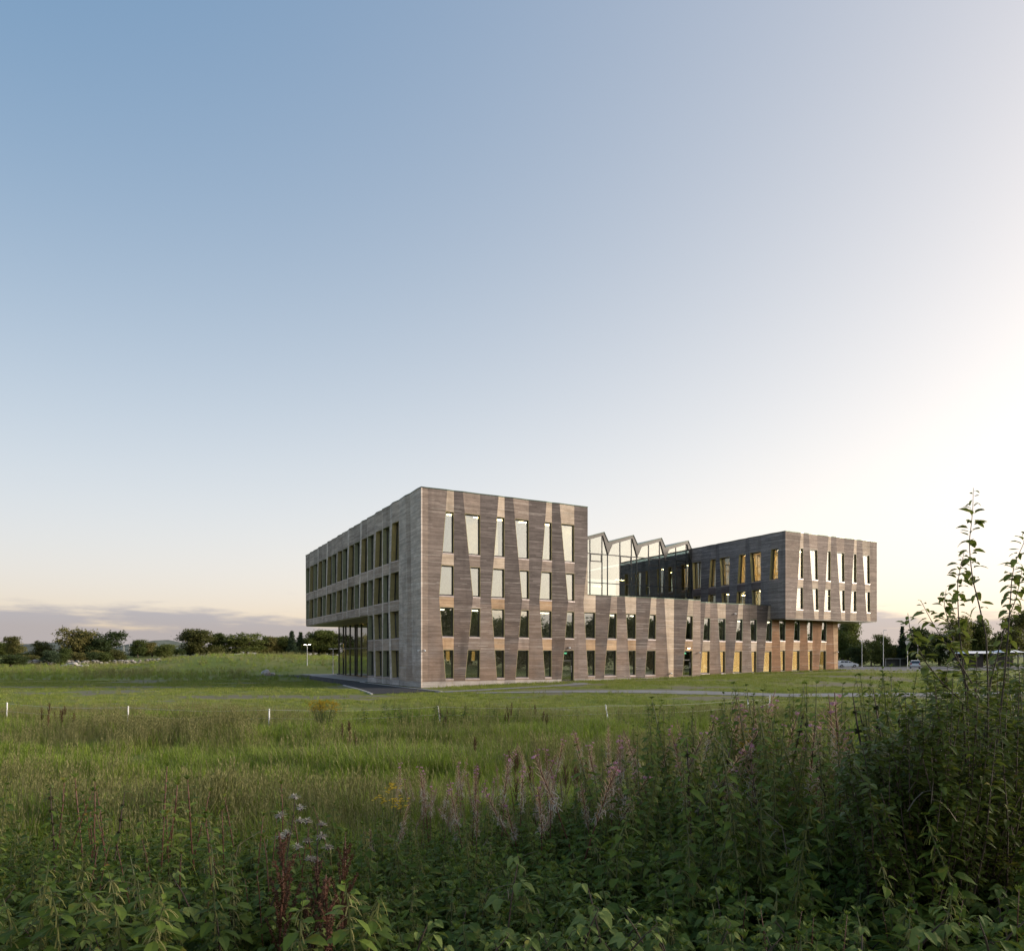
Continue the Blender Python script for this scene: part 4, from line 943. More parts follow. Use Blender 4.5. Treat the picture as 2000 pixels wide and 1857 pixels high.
def car(x, y, rz, paint, label, tall=0.0):
    e = empty('parked_car', (x, y, G(x, y)+.09), rz); tag(e, label, 'car', 'cars in the car park')
    L_ = [(-2.0,.35),(-2.05,.55),(-2.0,.85+tall*.3),(-1.9,.98+tall*.4),(-1.62,1.42+tall),(-1.1,1.50+tall),(-.2,1.48+tall),(.35,1.34+tall*.8),(1.0,.98+tall*.3),(1.75,.84+tall*.3),(2.02,.62),(2.05,.38),(1.9,.25),(-1.9,.25)]
    mb = MB()
    def ring(yy, inn): return [(px_, yy*(1-.16*max(0, (pz-.95))/.55), pz) for px_, pz in L_]
    mb.prism(ring(-.86, 0), ring(.86, 0)); body = mb.build('body', paint, e, False)
    gl = [[(-1.55,1.02+tall*.4),(-1.38,1.36+tall),(-.85,1.41+tall),(-.85,1.02+tall*.3)], [(-.78,1.02+tall*.3),(-.78,1.41+tall),(-.15,1.40+tall),(.0,1.35+tall),(.0,1.02+tall*.3)], [(.07,1.02+tall*.3),(.07,1.34+tall),(.3,1.28+tall),(.85,1.02+tall*.3)]]
    for sd in (-1, 1):
        for q in gl:
            mb = MB(); f = lambda p, o: (p[0], sd*(.86*(1-.16*max(0, p[1]-.95)/.55)+o), p[1]); mb.prism([f(p, -.02) for p in q], [f(p, .006) for p in q]); mb.build('window', 'car_glass', e)
    mb = MB(); mb.prism([(.40,-.68,1.345+tall*.78),(.40,.68,1.345+tall*.78),(.96,.74,1.025+tall*.32),(.96,-.74,1.025+tall*.32)], [(.40,-.68,1.30+tall*.78),(.40,.68,1.30+tall*.78),(.96,.74,.98+tall*.32),(.96,-.74,.98+tall*.32)]); mb.build('windscreen', 'car_glass', e)
    mb = MB(); mb.prism([(-1.90,-.72,1.0+tall*.4),(-1.90,.72,1.0+tall*.4),(-1.66,.64,1.38+tall),(-1.66,-.64,1.38+tall)], [(-1.84,-.72,1.0+tall*.4),(-1.84,.72,1.0+tall*.4),(-1.60,.64,1.38+tall),(-1.60,-.64,1.38+tall)]); mb.v = [(a-.03, b, c) for a, b, c in mb.v]; mb.build('rear_window', 'car_glass', e)
    for sx in (-1.28, 1.28):
        for sd in (-1, 1):
            mb = MB(); mb.tube([(sx, sd*.66, .31), (sx, sd*.68, .31), (sx, sd*.86, .31), (sx, sd*.88, .31)], [.27, .31, .31, .27], 16); wh = mb.build('wheel', 'tyre', e)
            mb = MB(); mb.tube([(sx, sd*.86, .31), (sx, sd*.89, .31)], [.19, .17], 12); mb.build('rim', 'rim', wh)
    for sd in (-1, 1):
        mb = MB(); mb.box(1.80, 2.035, sd*.72-.13, sd*.72+.13, .62, .76); mb.build('headlight', 'head_clear', e)
        mb = MB(); mb.box(-2.045, -1.85, sd*.73-.12, sd*.73+.12, .78, 1.02+tall*.3); mb.build('tail_light', 'tail_red', e)
        mb = MB(); mb.box(.72, .9, sd*.9-.08, sd*.9+.08, 1.0+tall*.3, 1.12+tall*.3); mb.build('wing_mirror', paint, e)
    return e
car(px(1655, 152), 152, R(-14), 'car_white', 'white hatchback parked beside the corner of the building')
car(px(1633, 156), 156, R(-14), 'car_dark', 'dark car mostly hidden behind the building corner')
car(px(1787, 138), 138, R(62), 'car_silver', 'silver estate car seen from behind, left of the willow', .12)
# dark shelter, pale sign, pavilion, canopy, bollards
d = 176; e = empty('bike_shelter', (px(1751, d), d, G(px(1751, d), d))); tag(e, 'low dark shelter with a pale frame at the back of the car park', 'shelter')
for i in range(12): mb = MB(); mb.box(-2.7, 2.7, .6, .64, .10+i*.145, .235+i*.145); mb.build('board', 'shed_dark', e)
for x in (-2.75, .9, 2.75): mb = MB(); mb.box(x-.05, x+.05, -.05, .05, -.2, 1.95); mb.build('post', 'pale_steel', e)
mb = MB(); mb.box(-2.8, 2.8, -.08, .7, 1.95, 2.06); mb.build('roof', 'pale_steel', e)
d = 128; e = empty('road_sign', (px(1772.5, d), d, G(px(1772.5, d), d))); tag(e, 'pale diamond-shaped road sign on a post seen from behind', 'sign')
mb = MB(); mb.tube([(0,0,-.2), (0,0,5.3)], .05, 8); mb.build('post', 'galvanised', e)
mb = MB(); mb.prism([(0,-.07,4.1), (.52,-.07,5.0), (0,-.07,5.9), (-.52,-.07,5.0)], [(0,-.10,4.1), (.52,-.10,5.0), (0,-.10,5.9), (-.52,-.10,5.0)]); mb.build('plate', 'car_silver', e)
def pavilion(X, wpx, d, h, label, nm):
    e = empty(nm, (px(X, d), d, G(px(X, d), d))); tag(e, label, 'pavilion'); w2 = wpx*d/1367/2
    mb = MB(); mb.prism([(-w2,-2.5,h-.5), (w2,-2.5,h-.5), (w2,2.5,h-.5), (-w2,2.5,h-.5)], [(-w2+.9,-.4,h), (w2-.9,-.4,h), (w2-.9,.4,h), (-w2+.9,.4,h)]); mb.build('roof', 'canvas_white', e)
    mb = MB(); mb.box(-w2+.3, w2-.3, 1.9, 2.05, 0, h-.51); mb.build('back_wall', 'shed_dark', e)
    for x in (-w2+.3, -w2*.3, w2*.35, w2-.3): mb = MB(); mb.box(x-.08, x+.08, -2.3, -2.14, -.2, h-.49); mb.build('post', 'bollard', e)
pavilion(1903, 64, 150, 3.6, 'white-roofed pavilion seen through the willow', 'pavilion')
pavilion(1966, 44, 150, 3.7, 'smaller white canopy at the right edge behind the willow', 'pavilion')
for X, d, lab in ((662, 97, 'left black bollard at the glazed corner'), (670.5, 95, 'right black bollard at the glazed corner')):
    e = empty('bollard', (px(X, d), d, G(px(X, d), d)+.05)); tag(e, lab, 'bollard', 'bollards at the entrance')
    mb = MB(); mb.tube([(0,0,0), (0,0,.12), (0,0,.16)], [.32, .30, .1], 12); mb.build('base', 'bollard', e); mb = MB(); mb.tube([(0,0,.15), (0,0,.95), (0,0,1.0)], [.06, .06, .03], 8); mb.build('post', 'bollard', e)
for X, Yt, d in ((241.5, 1257, 620), (252.5, 1257, 640)):
    x = px(X, d); h = EYE + (1281-Yt)*d/1367; e = empty('power_pylon', (x, d, 0)); tag(e, 'left lattice power pylon far behind the heath' if X < 245 else 'right lattice power pylon far behind the heath', 'pylon', 'power pylons on the horizon')
    mb = MB()
    for sx, sy in ((-1,-1),(1,-1),(1,1),(-1,1)): mb.tube([(sx*1.1, sy*1.1, -1), (sx*.35, sy*.35, h*.7), (0, 0, h)], .11, 4)
    for i in range(7): z = h*.1*i; k = 1.1-.1*i; mb.tube([(-k,-k,z), (k-.1,-k+.1,z+h*.1)], .06, 3); mb.tube([(k,-k,z), (-k+.1,-k+.1,z+h*.1)], .06, 3)
    mb.build('lattice_mast', 'pale_steel', e)
    for z in (.72, .84): mb = MB(); mb.tube([(-3.2, 0, h*z), (0, 0, h*z+.5), (3.2, 0, h*z)], .11, 4); mb.build('cross_arm', 'pale_steel', e)
# ------------------------------------------------------------------ foreground weeds
RL = random.Random(3)
def leaf_pts(p, d, up, Ln, W, droop, fold=.18, curl=0.0):
    """blade of a leaf as 8 faces: base, two cross-sections, tip"""
    up = Vector(up) + Vector((RL.uniform(-.55, .55), RL.uniform(-.55, .55), 0))
    p = Vector(p); d = Vector(d).normalized(); s = d.cross(up)
    s = s.normalized() if s.length > 1e-4 else d.orthogonal().normalized(); n = s.cross(d).normalized()
    def c(t): return p + d*(Ln*t) - Vector((0,0,1))*(droop*Ln*t*t) + n*(curl*Ln*math.sin(t*3.14))
    out = [c(0)]
    for t, f in ((.22, .82), (.5, 1.0), (.78, .6)):
        q = c(t); h = n*(fold*W*f); out += [q - s*(W*f) + h, q, q + s*(W*f) + h]
    out.append(c(1)); return out
LF = [(0,1,2),(0,2,3),(1,4,5,2),(2,5,6,3),(4,7,8,5),(5,8,9,6),(7,10,8),(8,10,9)]
def leaf(mb, p, d, up, Ln, W, droop=.3, mi=0, fold=.18, curl=0.0):
    b = len(mb.v); mb.v += [tuple(q) for q in leaf_pts(p, d, up, Ln, W, droop, fold, curl)]
    for f in LF: mb.f.append(tuple(b+i for i in f)); mb.mi.append(mi)
def strand(mb, p, d, Ln, wd, droop, mi):
    p = Vector(p); d = Vector(d).normalized(); s = Vector((-d.y, d.x, 0)); s = (s.normalized() if s.length > 1e-3 else Vector((1,0,0)))*wd
    q = [p + d*Ln*t - Vector((0,0,1))*droop*Ln*t*t for t in (0, .35, .7, 1)]
    for i in range(3): mb.poly([q[i]-s, q[i]+s, q[i+1]+s*.7, q[i+1]-s*.7], mi)
def ball(mb, c, r, n, rnd, mi, ln=1.0):
    for i in range(n):
        d = Vector((rnd.gauss(0,1), rnd.gauss(0,1), rnd.gauss(0,1))).normalized(); s = d.orthogonal().normalized()*r*.34; c = Vector(c)
        mb.poly([c+d*r*.2-s, c+d*r*.2+s, c+d*r*ln], mi)
UP = Vector((0, 0, 1))
def stem_curve(rnd, h, bend, n=6):
    a = rnd.random()*6.283; return [Vector((math.cos(a)*bend*h*(i/n)**1.8 + rnd.uniform(-.006, .006), math.sin(a)*bend*h*(i/n)**1.8 + rnd.uniform(-.006, .006), h*i/n)) for i in range(n+1)]
def at(c, t):
    k = t*(len(c)-1); i = min(int(k), len(c)-2); return c[i].lerp(c[i+1], k-i)
def nettle(seed, h=1.0, tassels=True):
    r = random.Random(seed); mb = MB(); c = stem_curve(r, h, r.uniform(.02, .16)); mb.tube(c, [.0055]*(len(c)-1)+[.002], 5, 0)
    n = int(h/.068); a0 = r.random()*6.28
    for i in range(2, n+1):
        t = i/n; p = at(c, t); sz = (.125 if t < .75 else lerp(.125, .045, (t-.75)/.25))*r.uniform(.8, 1.15)*lerp(.75, 1, min(1, t*2))
        for k in (0, 1):
            a = a0 + i*1.571 + k*3.1416 + r.uniform(-.25, .25); d = Vector((math.cos(a), math.sin(a), r.uniform(-.05, .4) if t < .9 else .8)).normalized()
            b = p + d*sz*.22; strand(mb, p, d, sz*.25, .0015, 0, 0); leaf(mb, b, d, UP, sz, sz*.27, r.uniform(.25, .75), 1, .2)
            if tassels and .42 < t < .97:
                for j in range(4): aa = a + r.uniform(-1.2, 1.2); strand(mb, p, (math.cos(aa), math.sin(aa), .35), r.uniform(.04, .08), .0034, r.uniform(.8, 1.5), 2)
    for k in range(4): a = r.random()*6.28; leaf(mb, c[-1], (math.cos(a), math.sin(a), 1.1), UP, .045, .011, .1, 1)
    return mb.mesh('nettle', ['stem_green', 'nettle_leaf', 'nettle_tassel'])
def fireweed(seed, h=1.4, flowering=False):
    """returns meshes for stem, foliage and flower spike"""
    r = random.Random(seed); st = MB(); fo = MB(); fl = MB(); c = stem_curve(r, h, r.uniform(.03, .22)); st.tube(c, [.008]*3+[.006]*(len(c)-4)+[.003], 6)
    top = .58 if flowering else 1.0; n = int(h*top/.030)
    for i in range(4, n):
        t = i/n*top; p = at(c, t); a = i*2.4 + r.uniform(-.2, .2); el = lerp(.05, .75, (t/top)**2)
        sz = (.145 if t/top < .8 else lerp(.145, .06, (t/top-.8)/.2))*r.uniform(.75, 1.1)
        leaf(fo, p, (math.cos(a), math.sin(a), el), UP, sz, sz*.135, r.uniform(.15, .9), 0, .3)
    if not flowering:
        for k in range(9): a = k*2.4; leaf(fo, c[-1], (math.cos(a), math.sin(a), 1.4), UP, .06, .007, .05, 0)
    else:
        m = int(h*.38/.0065)
        for i in range(m):
            t = lerp(.58, .95, i/m); p = at(c, t); a = i*2.4; d = Vector((math.cos(a), math.sin(a), 1.0 if t < .8 else .7)).normalized(); ln = .09*r.uniform(.6, 1.1)*(1 if t < .85 else .6)
            strand(fl, p, d, ln, .0036, -.1, 0)
            if t < .80 and r.random() < .5:
                for j in range(5): strand(fl, p+d*ln*r.random(), (r.gauss(0,1), r.gauss(0,1), r.gauss(.2,.7)), r.uniform(.02, .055), .0028, .5, 2)
        for i in range(r.choice((0, 0, 2, 4))):
            t = lerp(.88, .98, r.random()); p = at(c, t); a = i*2.4; d = Vector((math.cos(a), math.sin(a), .5)).normalized(); q = p + d*.03; strand(fl, p, d, .03, .0018, 0, 0)
            for j in range(4): b = a + j*1.571; leaf(fl, q, Vector((math.cos(b), math.sin(b), .3)) + d*.5, d, .026, .012, .1, 1)
    return [st.mesh('stem', 'stem_red', True), fo.mesh('foliage', 'fireweed_leaf')] + ([fl.mesh('flower_spike', ['pod_pink', 'petal_pink', 'fluff'])] if flowering else [])
def dock(seed, h=1.1):
    r = random.Random(seed); st = MB(); sd = MB(); c = stem_curve(r, h, .05); st.tube(c, [.007]*(len(c)-1)+[.003], 6)
    for b in range(9):
        t = lerp(.4, .92, b/9); p = at(c, t); a = b*2.4; ln = h*lerp(.30, .10, b/9); tip = p + Vector((math.cos(a)*.35, math.sin(a)*.35, 1)).normalized()*ln
        st.tube([p, tip], [.003, .0015], 4)
        for k in range(int(ln/.022)):
            q = p.lerp(tip, (k+1)/(ln/.022)); ball(sd, q, .024*r.uniform(.7, 1.1), 9, r, 0)
    for k in range(int(h*.5/.024)): ball(sd, at(c, lerp(.5, 1, k/(h*.5/.024))), .026*r.uniform(.7, 1.1), 9, r, 0)
    fo = MB()
    for k in range(5): a = k*1.9; leaf(fo, at(c, .04+.07*k), (math.cos(a), math.sin(a), .7), UP, .24, .032, .6, 0, .1)
    return [st.mesh('stem', 'stem_red', True), sd.mesh('seed_head', 'dock_seed'), fo.mesh('foliage', 'fireweed_leaf')]
def hemp(seed, h=1.3):
    r = random.Random(seed); st = MB(); wh = MB(); fo = MB(); c = stem_curve(r, h, .1); st.tube(c, [.006]*(len(c)-1)+[.002], 5)
    n = int(h/.105)
    for i in range(2, n+1):
        t = i/n; p = at(c, t)
        if .35 < t < .93: ball(wh, p, .026*r.uniform(.6, 1.15), 26, r, 0)
        for k in (0, 1):
            a = i*1.571 + k*3.1416 + r.uniform(-.3, .3); sz = r.uniform(.09, .13)*(1 if t < .8 else .7); leaf(fo, p, (math.cos(a), math.sin(a), .25), UP, sz, sz*.2, r.uniform(.3, .9), 0)
            if t < .6: a += .8; leaf(fo, p, (math.cos(a), math.sin(a), .4), UP, sz*.8, sz*.18, .6, 0)
    return [st.mesh('stem', 'stem_brown', True), fo.mesh('foliage', 'nettle_leaf'), wh.mesh('seed_whorl', 'dark_whorl')]
def raspberry(seed, h=.75, joined=True):
    """cane with leaves of three to five broad leaflets; leaflets joined, or returned as transforms for single leaf objects"""
    r = random.Random(seed); st = MB(); fo = MB(); one = []; c = stem_curve(r, h, r.uniform(.25, .6)); st.tube(c, [.006]*(len(c)-1)+[.002], 6)
    n = 10
    for i in range(2, n+1):
        t = i/n; p = at(c, t); a = i*2.4 + r.uniform(-.3, .3); d = Vector((math.cos(a), math.sin(a), r.uniform(.25, .7))).normalized(); pl = .085*r.uniform(.8, 1.2)*(1 if t < .85 else .5); q = p + d*pl
        st.tube([p, q], [.002, .0015], 4); k_ = (.115 if t < .9 else .07)*r.uniform(.85, 1.15)
        sd = Vector((-d.y, d.x, 0)).normalized()
        for (dd, f) in ((d, 1.0), ((d*.25+sd).normalized(), .82), ((d*.25-sd).normalized(), .82)):
            dd = Vector((dd.x, dd.y, dd.z*.3 - r.uniform(0, .25))).normalized(); L_ = k_*f; one.append((q + dd*.008, dd, L_)); leaf(fo, q + dd*.008, dd, UP, L_, L_*.36, r.uniform(.3, .75), 0, .28)
    return st.mesh('cane', 'stem_brown', True), (fo.mesh('foliage', 'raspberry_leaf') if joined else one)
def mk(name, meshes, loc, sc, rz, label, cat, group, tilt=0.0):
    e = empty(name, loc, rz); e.rotation_euler = (tilt, 0, rz); e.scale = (sc, sc, sc); tag(e, label, cat, group)
    for me in meshes:
        q = link(me.name.split('.')[0], me, e)
        if q.name.startswith('seed_'): q['kind'] = 'stuff'
    return e
rw = random.Random(33)
NH = (.95, 1.1, 1.2, 1.35, 1.0, 1.25, 1.7, 1.95, 2.1)
NV = [nettle(100+i, hh) for i, hh in enumerate(NH)]
FV = [fireweed(200+i, hh) for i, hh in enumerate((1.2, 1.35, 1.5, 1.1))]
FF = [fireweed(300+i, hh, True) for i, hh in enumerate((1.3, 1.45, 1.6, 1.5, 1.4))]
DV = [dock(400+i, hh) for i, hh in enumerate((1.0, 1.15, .9))]
HV = [hemp(500+i, hh) for i, hh in enumerate((1.2, 1.4, 1.3))]
RV = [raspberry(600+i, hh) for i, hh in enumerate((.6, .75, .85, .7))]

def htop(x): return float(np.interp(x, [-5, -3, -1, .5, 1.6, 3, 5, 8], [1.2, 1.05, .95, 1.1, 1.85, 2.15, 2.45, 2.6]))
def spot(x0, x1, y0, y1):
    while True:
        y = math.sqrt(rw.uniform(y0*y0, y1*y1)); x = rw.uniform(max(x0, -.80*y), min(x1, .80*y)); 
        if x0 <= x <= x1: return x, y
# stinging nettles
zones = [((-7, -1.2), 'nettle in the dark weeds at the lower left'), ((-1.2, 1.2), 'nettle in the low weeds at the bottom middle'), ((1.2, 9.5), 'nettle in the tall thicket at the lower right')]
for (x0, x1), lab in zones:
    for i in range(32 if x0 < 1 else 145):
        x, y = spot(x0, x1, 4.3, weed_edge((x0+x1)/2)-.3)
        want = htop(x)*rw.uniform(.72, 1.1)*min(1, .40+(y-3.6)*.20); me = rw.choice(sorted(range(9), key=lambda q: abs(NH[q]-want))[:3]); hh = NH[me]
        o = link('nettle', NV[me], None, (x, y, G(x, y)-.03)); s_ = want/hh; o.scale = (max(.75, s_),)*2 + (s_,); o.rotation_euler = (rw.uniform(-.12, .12), rw.uniform(-.12, .12), rw.random()*6.28)
        tag(o, lab, 'nettle', lab.replace('nettle in', 'nettles of'))
for i in range(26):
    x, y = spot(-3.4, -.9, 3.9, 5.2); k = rw.choice((0, 4, 1)); o = link('nettle', NV[k], None, (x, y, G(x, y)-.03)); s_ = rw.uniform(.75, 1.0); o.scale = (1.15, 1.15, s_); o.rotation_euler = (rw.uniform(-.2, .2), rw.uniform(-.2, .2), rw.random()*6.28)
    tag(o, 'near nettle with pale tassels at the bottom left corner', 'nettle', 'near nettles at the bottom left')
# leafy red-stemmed fireweed, mostly at left
for i in range(42):
    x, y = spot(-5.2, -1.3, 4.8, 7.6); f = rw.randrange(4); s_ = htop(x)*rw.uniform(.95, 1.35)/(1.2, 1.35, 1.5, 1.1)[f]*min(1, .55+(y-4)*.18)
    mk('fireweed', FV[f], (x, y, G(x, y)-.03), s_, rw.random()*6.28, 'leafy fireweed with dark red stem at the lower left', 'fireweed', 'leafy fireweed stems at the lower left', rw.uniform(-.25, .25))
for i in range(22):
    x, y = spot(1.2, 4.2, 3.9, 5.2); f = rw.randrange(4)
    mk('fireweed', FV[f], (x, y, G(x, y)-.03), rw.uniform(.42, .62), rw.random()*6.28, 'young fireweed shoot among the broad leaves at the bottom right', 'fireweed', 'young fireweed shoots at the bottom right', rw.uniform(-.2, .2))
# fireweed gone to seed, with the last pink flowers
for i in range(150):
    x, y = spot(-1.8, 4.6, 7.4, 11.8); f = rw.randrange(5); hh = (1.3, 1.45, 1.6, 1.5, 1.4)[f]; want = float(np.interp(x, [-1, .5, 2, 4, 6], [1.15, 1.45, 1.9, 2.1, 2.2]))*rw.uniform(.62, 1.12)
    mk('fireweed', FF[f], (x, y, G(x, y)-.03), want/hh, rw.random()*6.28, 'pinkish fireweed gone to seed between the meadow and the thicket', 'fireweed', 'seeding fireweed along the edge of the thicket', rw.uniform(-.5, .5))
# dark-whorled hemp nettles
for i in range(16):
    x, y = spot(1.4, 6.2, 6.6, 9.6); f = rw.randrange(3); mk('hemp_nettle', HV[f], (x, y, G(x, y)-.03), htop(x)*rw.uniform(.82, 1.0)/(1.2, 1.4, 1.3)[f], rw.random()*6.28, 'hemp nettle with dark seed whorls rising from the right thicket', 'hemp nettle', 'hemp nettles in the right thicket', rw.uniform(-.15, .15))
mk('hemp_nettle', HV[1], (px(110, 5.9), 5.9, G(px(110, 5.9), 5.9)), 1.0, 1, 'tall drooping dark-tasselled plant at far left of the foreground', 'hemp nettle', None)
mk('hemp_nettle', HV[0], (px(212, 6.0), 6.0, G(px(212, 6.0), 6.0)), 1.08, 2, 'dark-tasselled plant beside the red-stemmed fireweed at left', 'hemp nettle', None)
# docks
for i, (X, d, s_) in enumerate([(545, 4.55, .92), (560, 4.8, 1.0), (612, 4.5, .85), (640, 4.4, .9), (660, 4.6, .95), (600, 4.9, .8), (625, 4.7, .95)]):
    mk('dock', DV[i % 3], (px(X, d), d, G(px(X, d), d)), s_, rw.random()*6.28, 'rust-red dock seed head in the clump at the bottom left', 'dock', 'rust-red docks at the bottom left', rw.uniform(-.1, .1))
for i in range(26):
    x, y = spot(-1.2, 5.0, 11, 20); mk('dock', DV[i % 3], (x, y, G(x, y)), rw.uniform(.6, .85), rw.random()*6.28, 'thin brown dock spike standing in the meadow grass', 'dock', 'brown dock spikes in the meadow')
for i in range(30):
    X = rw.choice((110, 130, 95, 150, 690, 700, 680, 930, 870, 1000, 1060, 900)) + rw.uniform(-14, 14); d = rw.uniform(26, 31) if X < 200 or X > 800 else rw.uniform(20, 24); x = px(X, d)
    mk('dock', DV[i % 3], (x, d, G(x, d)), rw.uniform(.6, .95), rw.random()*6.28, 'reddish dock growing near the white fence', 'dock', 'reddish docks near the fence')
# broad-leaved raspberry canes along the bottom edge
LV = []
for i, (W, dr) in enumerate(((.36, .35), (.38, .55), (.33, .75), (.40, .45))):
    mb = MB(); leaf(mb, (0,0,0), (1,0,0), UP, 1.0, W, dr, 0, .28); LV.append(mb.mesh('leaf', 'raspberry_leaf'))
def leaf_object(parent, p, d, L_, variants, rnd):
    o = link('leaf', rnd.choice(variants), parent, p); d = Vector(d); q = d.to_track_quat('X', 'Z'); o.rotation_mode = 'QUATERNION'; o.rotation_quaternion = q; o.scale = (L_,)*3
for i, (X, d, s_) in enumerate([(1120, 4.5, 1.0), (1165, 4.2, .95), (1240, 4.4, .8), (1330, 4.2, .8), (1420, 4.15, .8), (1640, 4.2, .85), (1880, 4.1, 1.0), (1960, 4.0, 1.0), (790, 4.2, .95), (905, 4.1, .85)]):
    st, one = raspberry(700+i, .75, False); x = px(X, d); e = empty('raspberry', (x, d, G(x, d)-.02), rw.random()*6.28); e.scale = (s_,)*3
    tag(e, 'broad-leaved raspberry cane in the front row along the bottom edge', 'raspberry', 'front raspberry canes along the bottom edge'); cn = link('cane', st, e)
    for p, dd, L_ in one: leaf_object(cn, p, dd, L_, LV, rw)
for i in range(95):
    x, y = spot(-1.5, 3.4, 3.5, 5.0) if i < 70 else spot(-3.6, -1.4, 3.8, 5.2); st, fo = RV[rw.randrange(4)]
    mk('raspberry', (st, fo), (x, y, G(x, y)-.03), rw.uniform(.7, 1.05)*min(1, .5+(y-3.3)*.4), rw.random()*6.28, 'raspberry cane with grey-green leaves behind the front row', 'raspberry', 'raspberry canes at the bottom', rw.uniform(-.2, .2))
# undergrowth that fills the thicket
ug = clump_collection('undergrowth', [nettle(800+i, .6, i % 2 == 0) for i in range(3)] + [raspberry(820+i, .5)[1] for i in range(2)] + [fireweed(840+i, .6)[1] for i in range(2)] + [nettle(860+i, 1.8) for i in range(3)])
pts = []
for _ in range(7000):
    y = math.sqrt(rw.uniform(9, 144)); x = rw.uniform(-1.1, 1.15)*y
    if y < 3 + .25*abs(x): continue
    if y > weed_edge(x)-.2: continue
    pts.append((x, y, G(x, y)-.05, rw.random()*6.28, rw.uniform(-.35, .35), rw.uniform(.7, 1.15)*min(1, .55+(y-3)*.16)*(.7+.35*htop(x)), rw.choice((0, 1, 2, 3, 4, 5, 6) if y < 5.5 else (0, 1, 2, 5, 6))))
for _ in range(150):
    x, y = spot(-5.5, 9.5, 5.4, 11.0)
    if y < weed_edge(x)-.3: pts.append((x, y, G(x, y)-.05, rw.random()*6.28, rw.uniform(-.12, .12), htop(x)*rw.uniform(.7, 1.0)/1.8, rw.choice((7, 8, 9))))
tag(instancer('undergrowth', pts, ug), 'dense dark green undergrowth beneath the taller weeds', 'undergrowth', kind='stuff')
# weeds along the fence and out on the lawn
for i in range(56):
    X = rw.gauss(900, 95) if i < 44 else rw.uniform(1200, 1330); d = rw.uniform(27.5, 31.5); x = px(X, d); k = rw.randrange(6); o = link('nettle', NV[k], None, (x, d, G(x, d)-.05)); o.scale = (rw.uniform(1.1, 1.8),)*2 + (rw.uniform(.6, .95),); o.rotation_euler = (0, 0, rw.random()*6.28); tag(o, 'nettle of the dark green patch along the fence', 'nettle', 'nettles along the fence')
# ragwort
def ragwort(seed, h, heads, wd):
    r = random.Random(seed); st = MB(); fo = MB(); fl = MB()
    for k in range(heads):
        a = r.random()*6.28; q = wd*math.sqrt(r.random()); tip = Vector((math.cos(a)*q, math.sin(a)*q, h*r.uniform(.75, 1.05))); b = Vector((math.cos(a)*q*.25, math.sin(a)*q*.25, 0))
        st.tube([b, b.lerp(tip, .6)+Vector((0,0,.03)), tip], [.005, .004, .002], 4)
        for j in range(8):
            c = tip + Vector((r.gauss(0,.05), r.gauss(0,.05), r.gauss(.02,.03)))
            for i in range(7): t = i*.9; leaf(fl, c, (math.cos(t), math.sin(t), .35), UP, .028, .010, .1, 0)
            ball(fl, c, .012, 6, r, 0)
        for j in range(6): p = b.lerp(tip, .15+.11*j); t = j*2.4; leaf(fo, p, (math.cos(t), math.sin(t), .3), UP, .06, .012, .4, 0)
    return [st.mesh('stem', 'stem_green'), fo.mesh('foliage', 'fireweed_leaf'), fl.mesh('flower_head', 'petal_yellow')]
mk('ragwort', ragwort(1, .80, 70, .42), (px(632, 26.6), 26.6, G(px(632, 26.6), 26.6)), 1.4, 0, 'yellow-flowered ragwort clump in front of the wire fence', 'ragwort', None)
mk('ragwort', ragwort(2, .95, 9, .16), (px(762, 9.3), 9.3, G(px(762, 9.3), 9.3)), 1.0, 0, 'small yellow ragwort at the edge of the low weeds', 'ragwort', None)
mk('ragwort', ragwort(3, 1.6, 6, .14), (px(1458, 9.6), 9.6, G(px(1458, 9.6), 9.6)), 1.08, 0, 'yellow ragwort among the pink fireweed', 'ragwort', None)
# dry bent stalks
def stalk(seed, h):
    r = random.Random(seed); mb = MB(); k = r.uniform(.5, .8); a = r.random()*6.28; d = Vector((math.cos(a), math.sin(a), 0)); q = [Vector((0,0,0)), d*.05*h+Vector((0,0,h*.5*k)), d*.12*h+Vector((0,0,h*k)), d*.35*h+Vector((0,0,h*(k+.10))), d*.6*h+Vector((0,0,h*(k-.05)))]
    mb.tube([at(q, i/12)+Vector((r.uniform(-.008, .008), r.uniform(-.008, .008), .05*h*math.sin(i/12*3.14))) for i in range(13)], [lerp(.0048, .0012, i/12) for i in range(13)], 5)
    for j in range(7): strand(mb, at(q, r.uniform(.4, 1)), (r.gauss(0,1), r.gauss(0,1), .3), r.uniform(.05, .12), .004, 1.0, 0)
    return mb.mesh('dry_stalk', 'stem_pale', True)
SV = [stalk(i, 1.2) for i in range(5)]
for i in range(24):
    x, y = spot(-4.8, 5.2, 5.2, 9.5); o = link('dry_stalk', SV[i % 5], None, (x, y, G(x, y))); s_ = htop(x)*rw.uniform(.5, .85); o.scale = (s_,)*3; o.rotation_euler = (0, 0, rw.random()*6.28)
    tag(o, 'pale dead stalk bent over among the green weeds', 'stalk', 'pale dead stalks among the weeds')
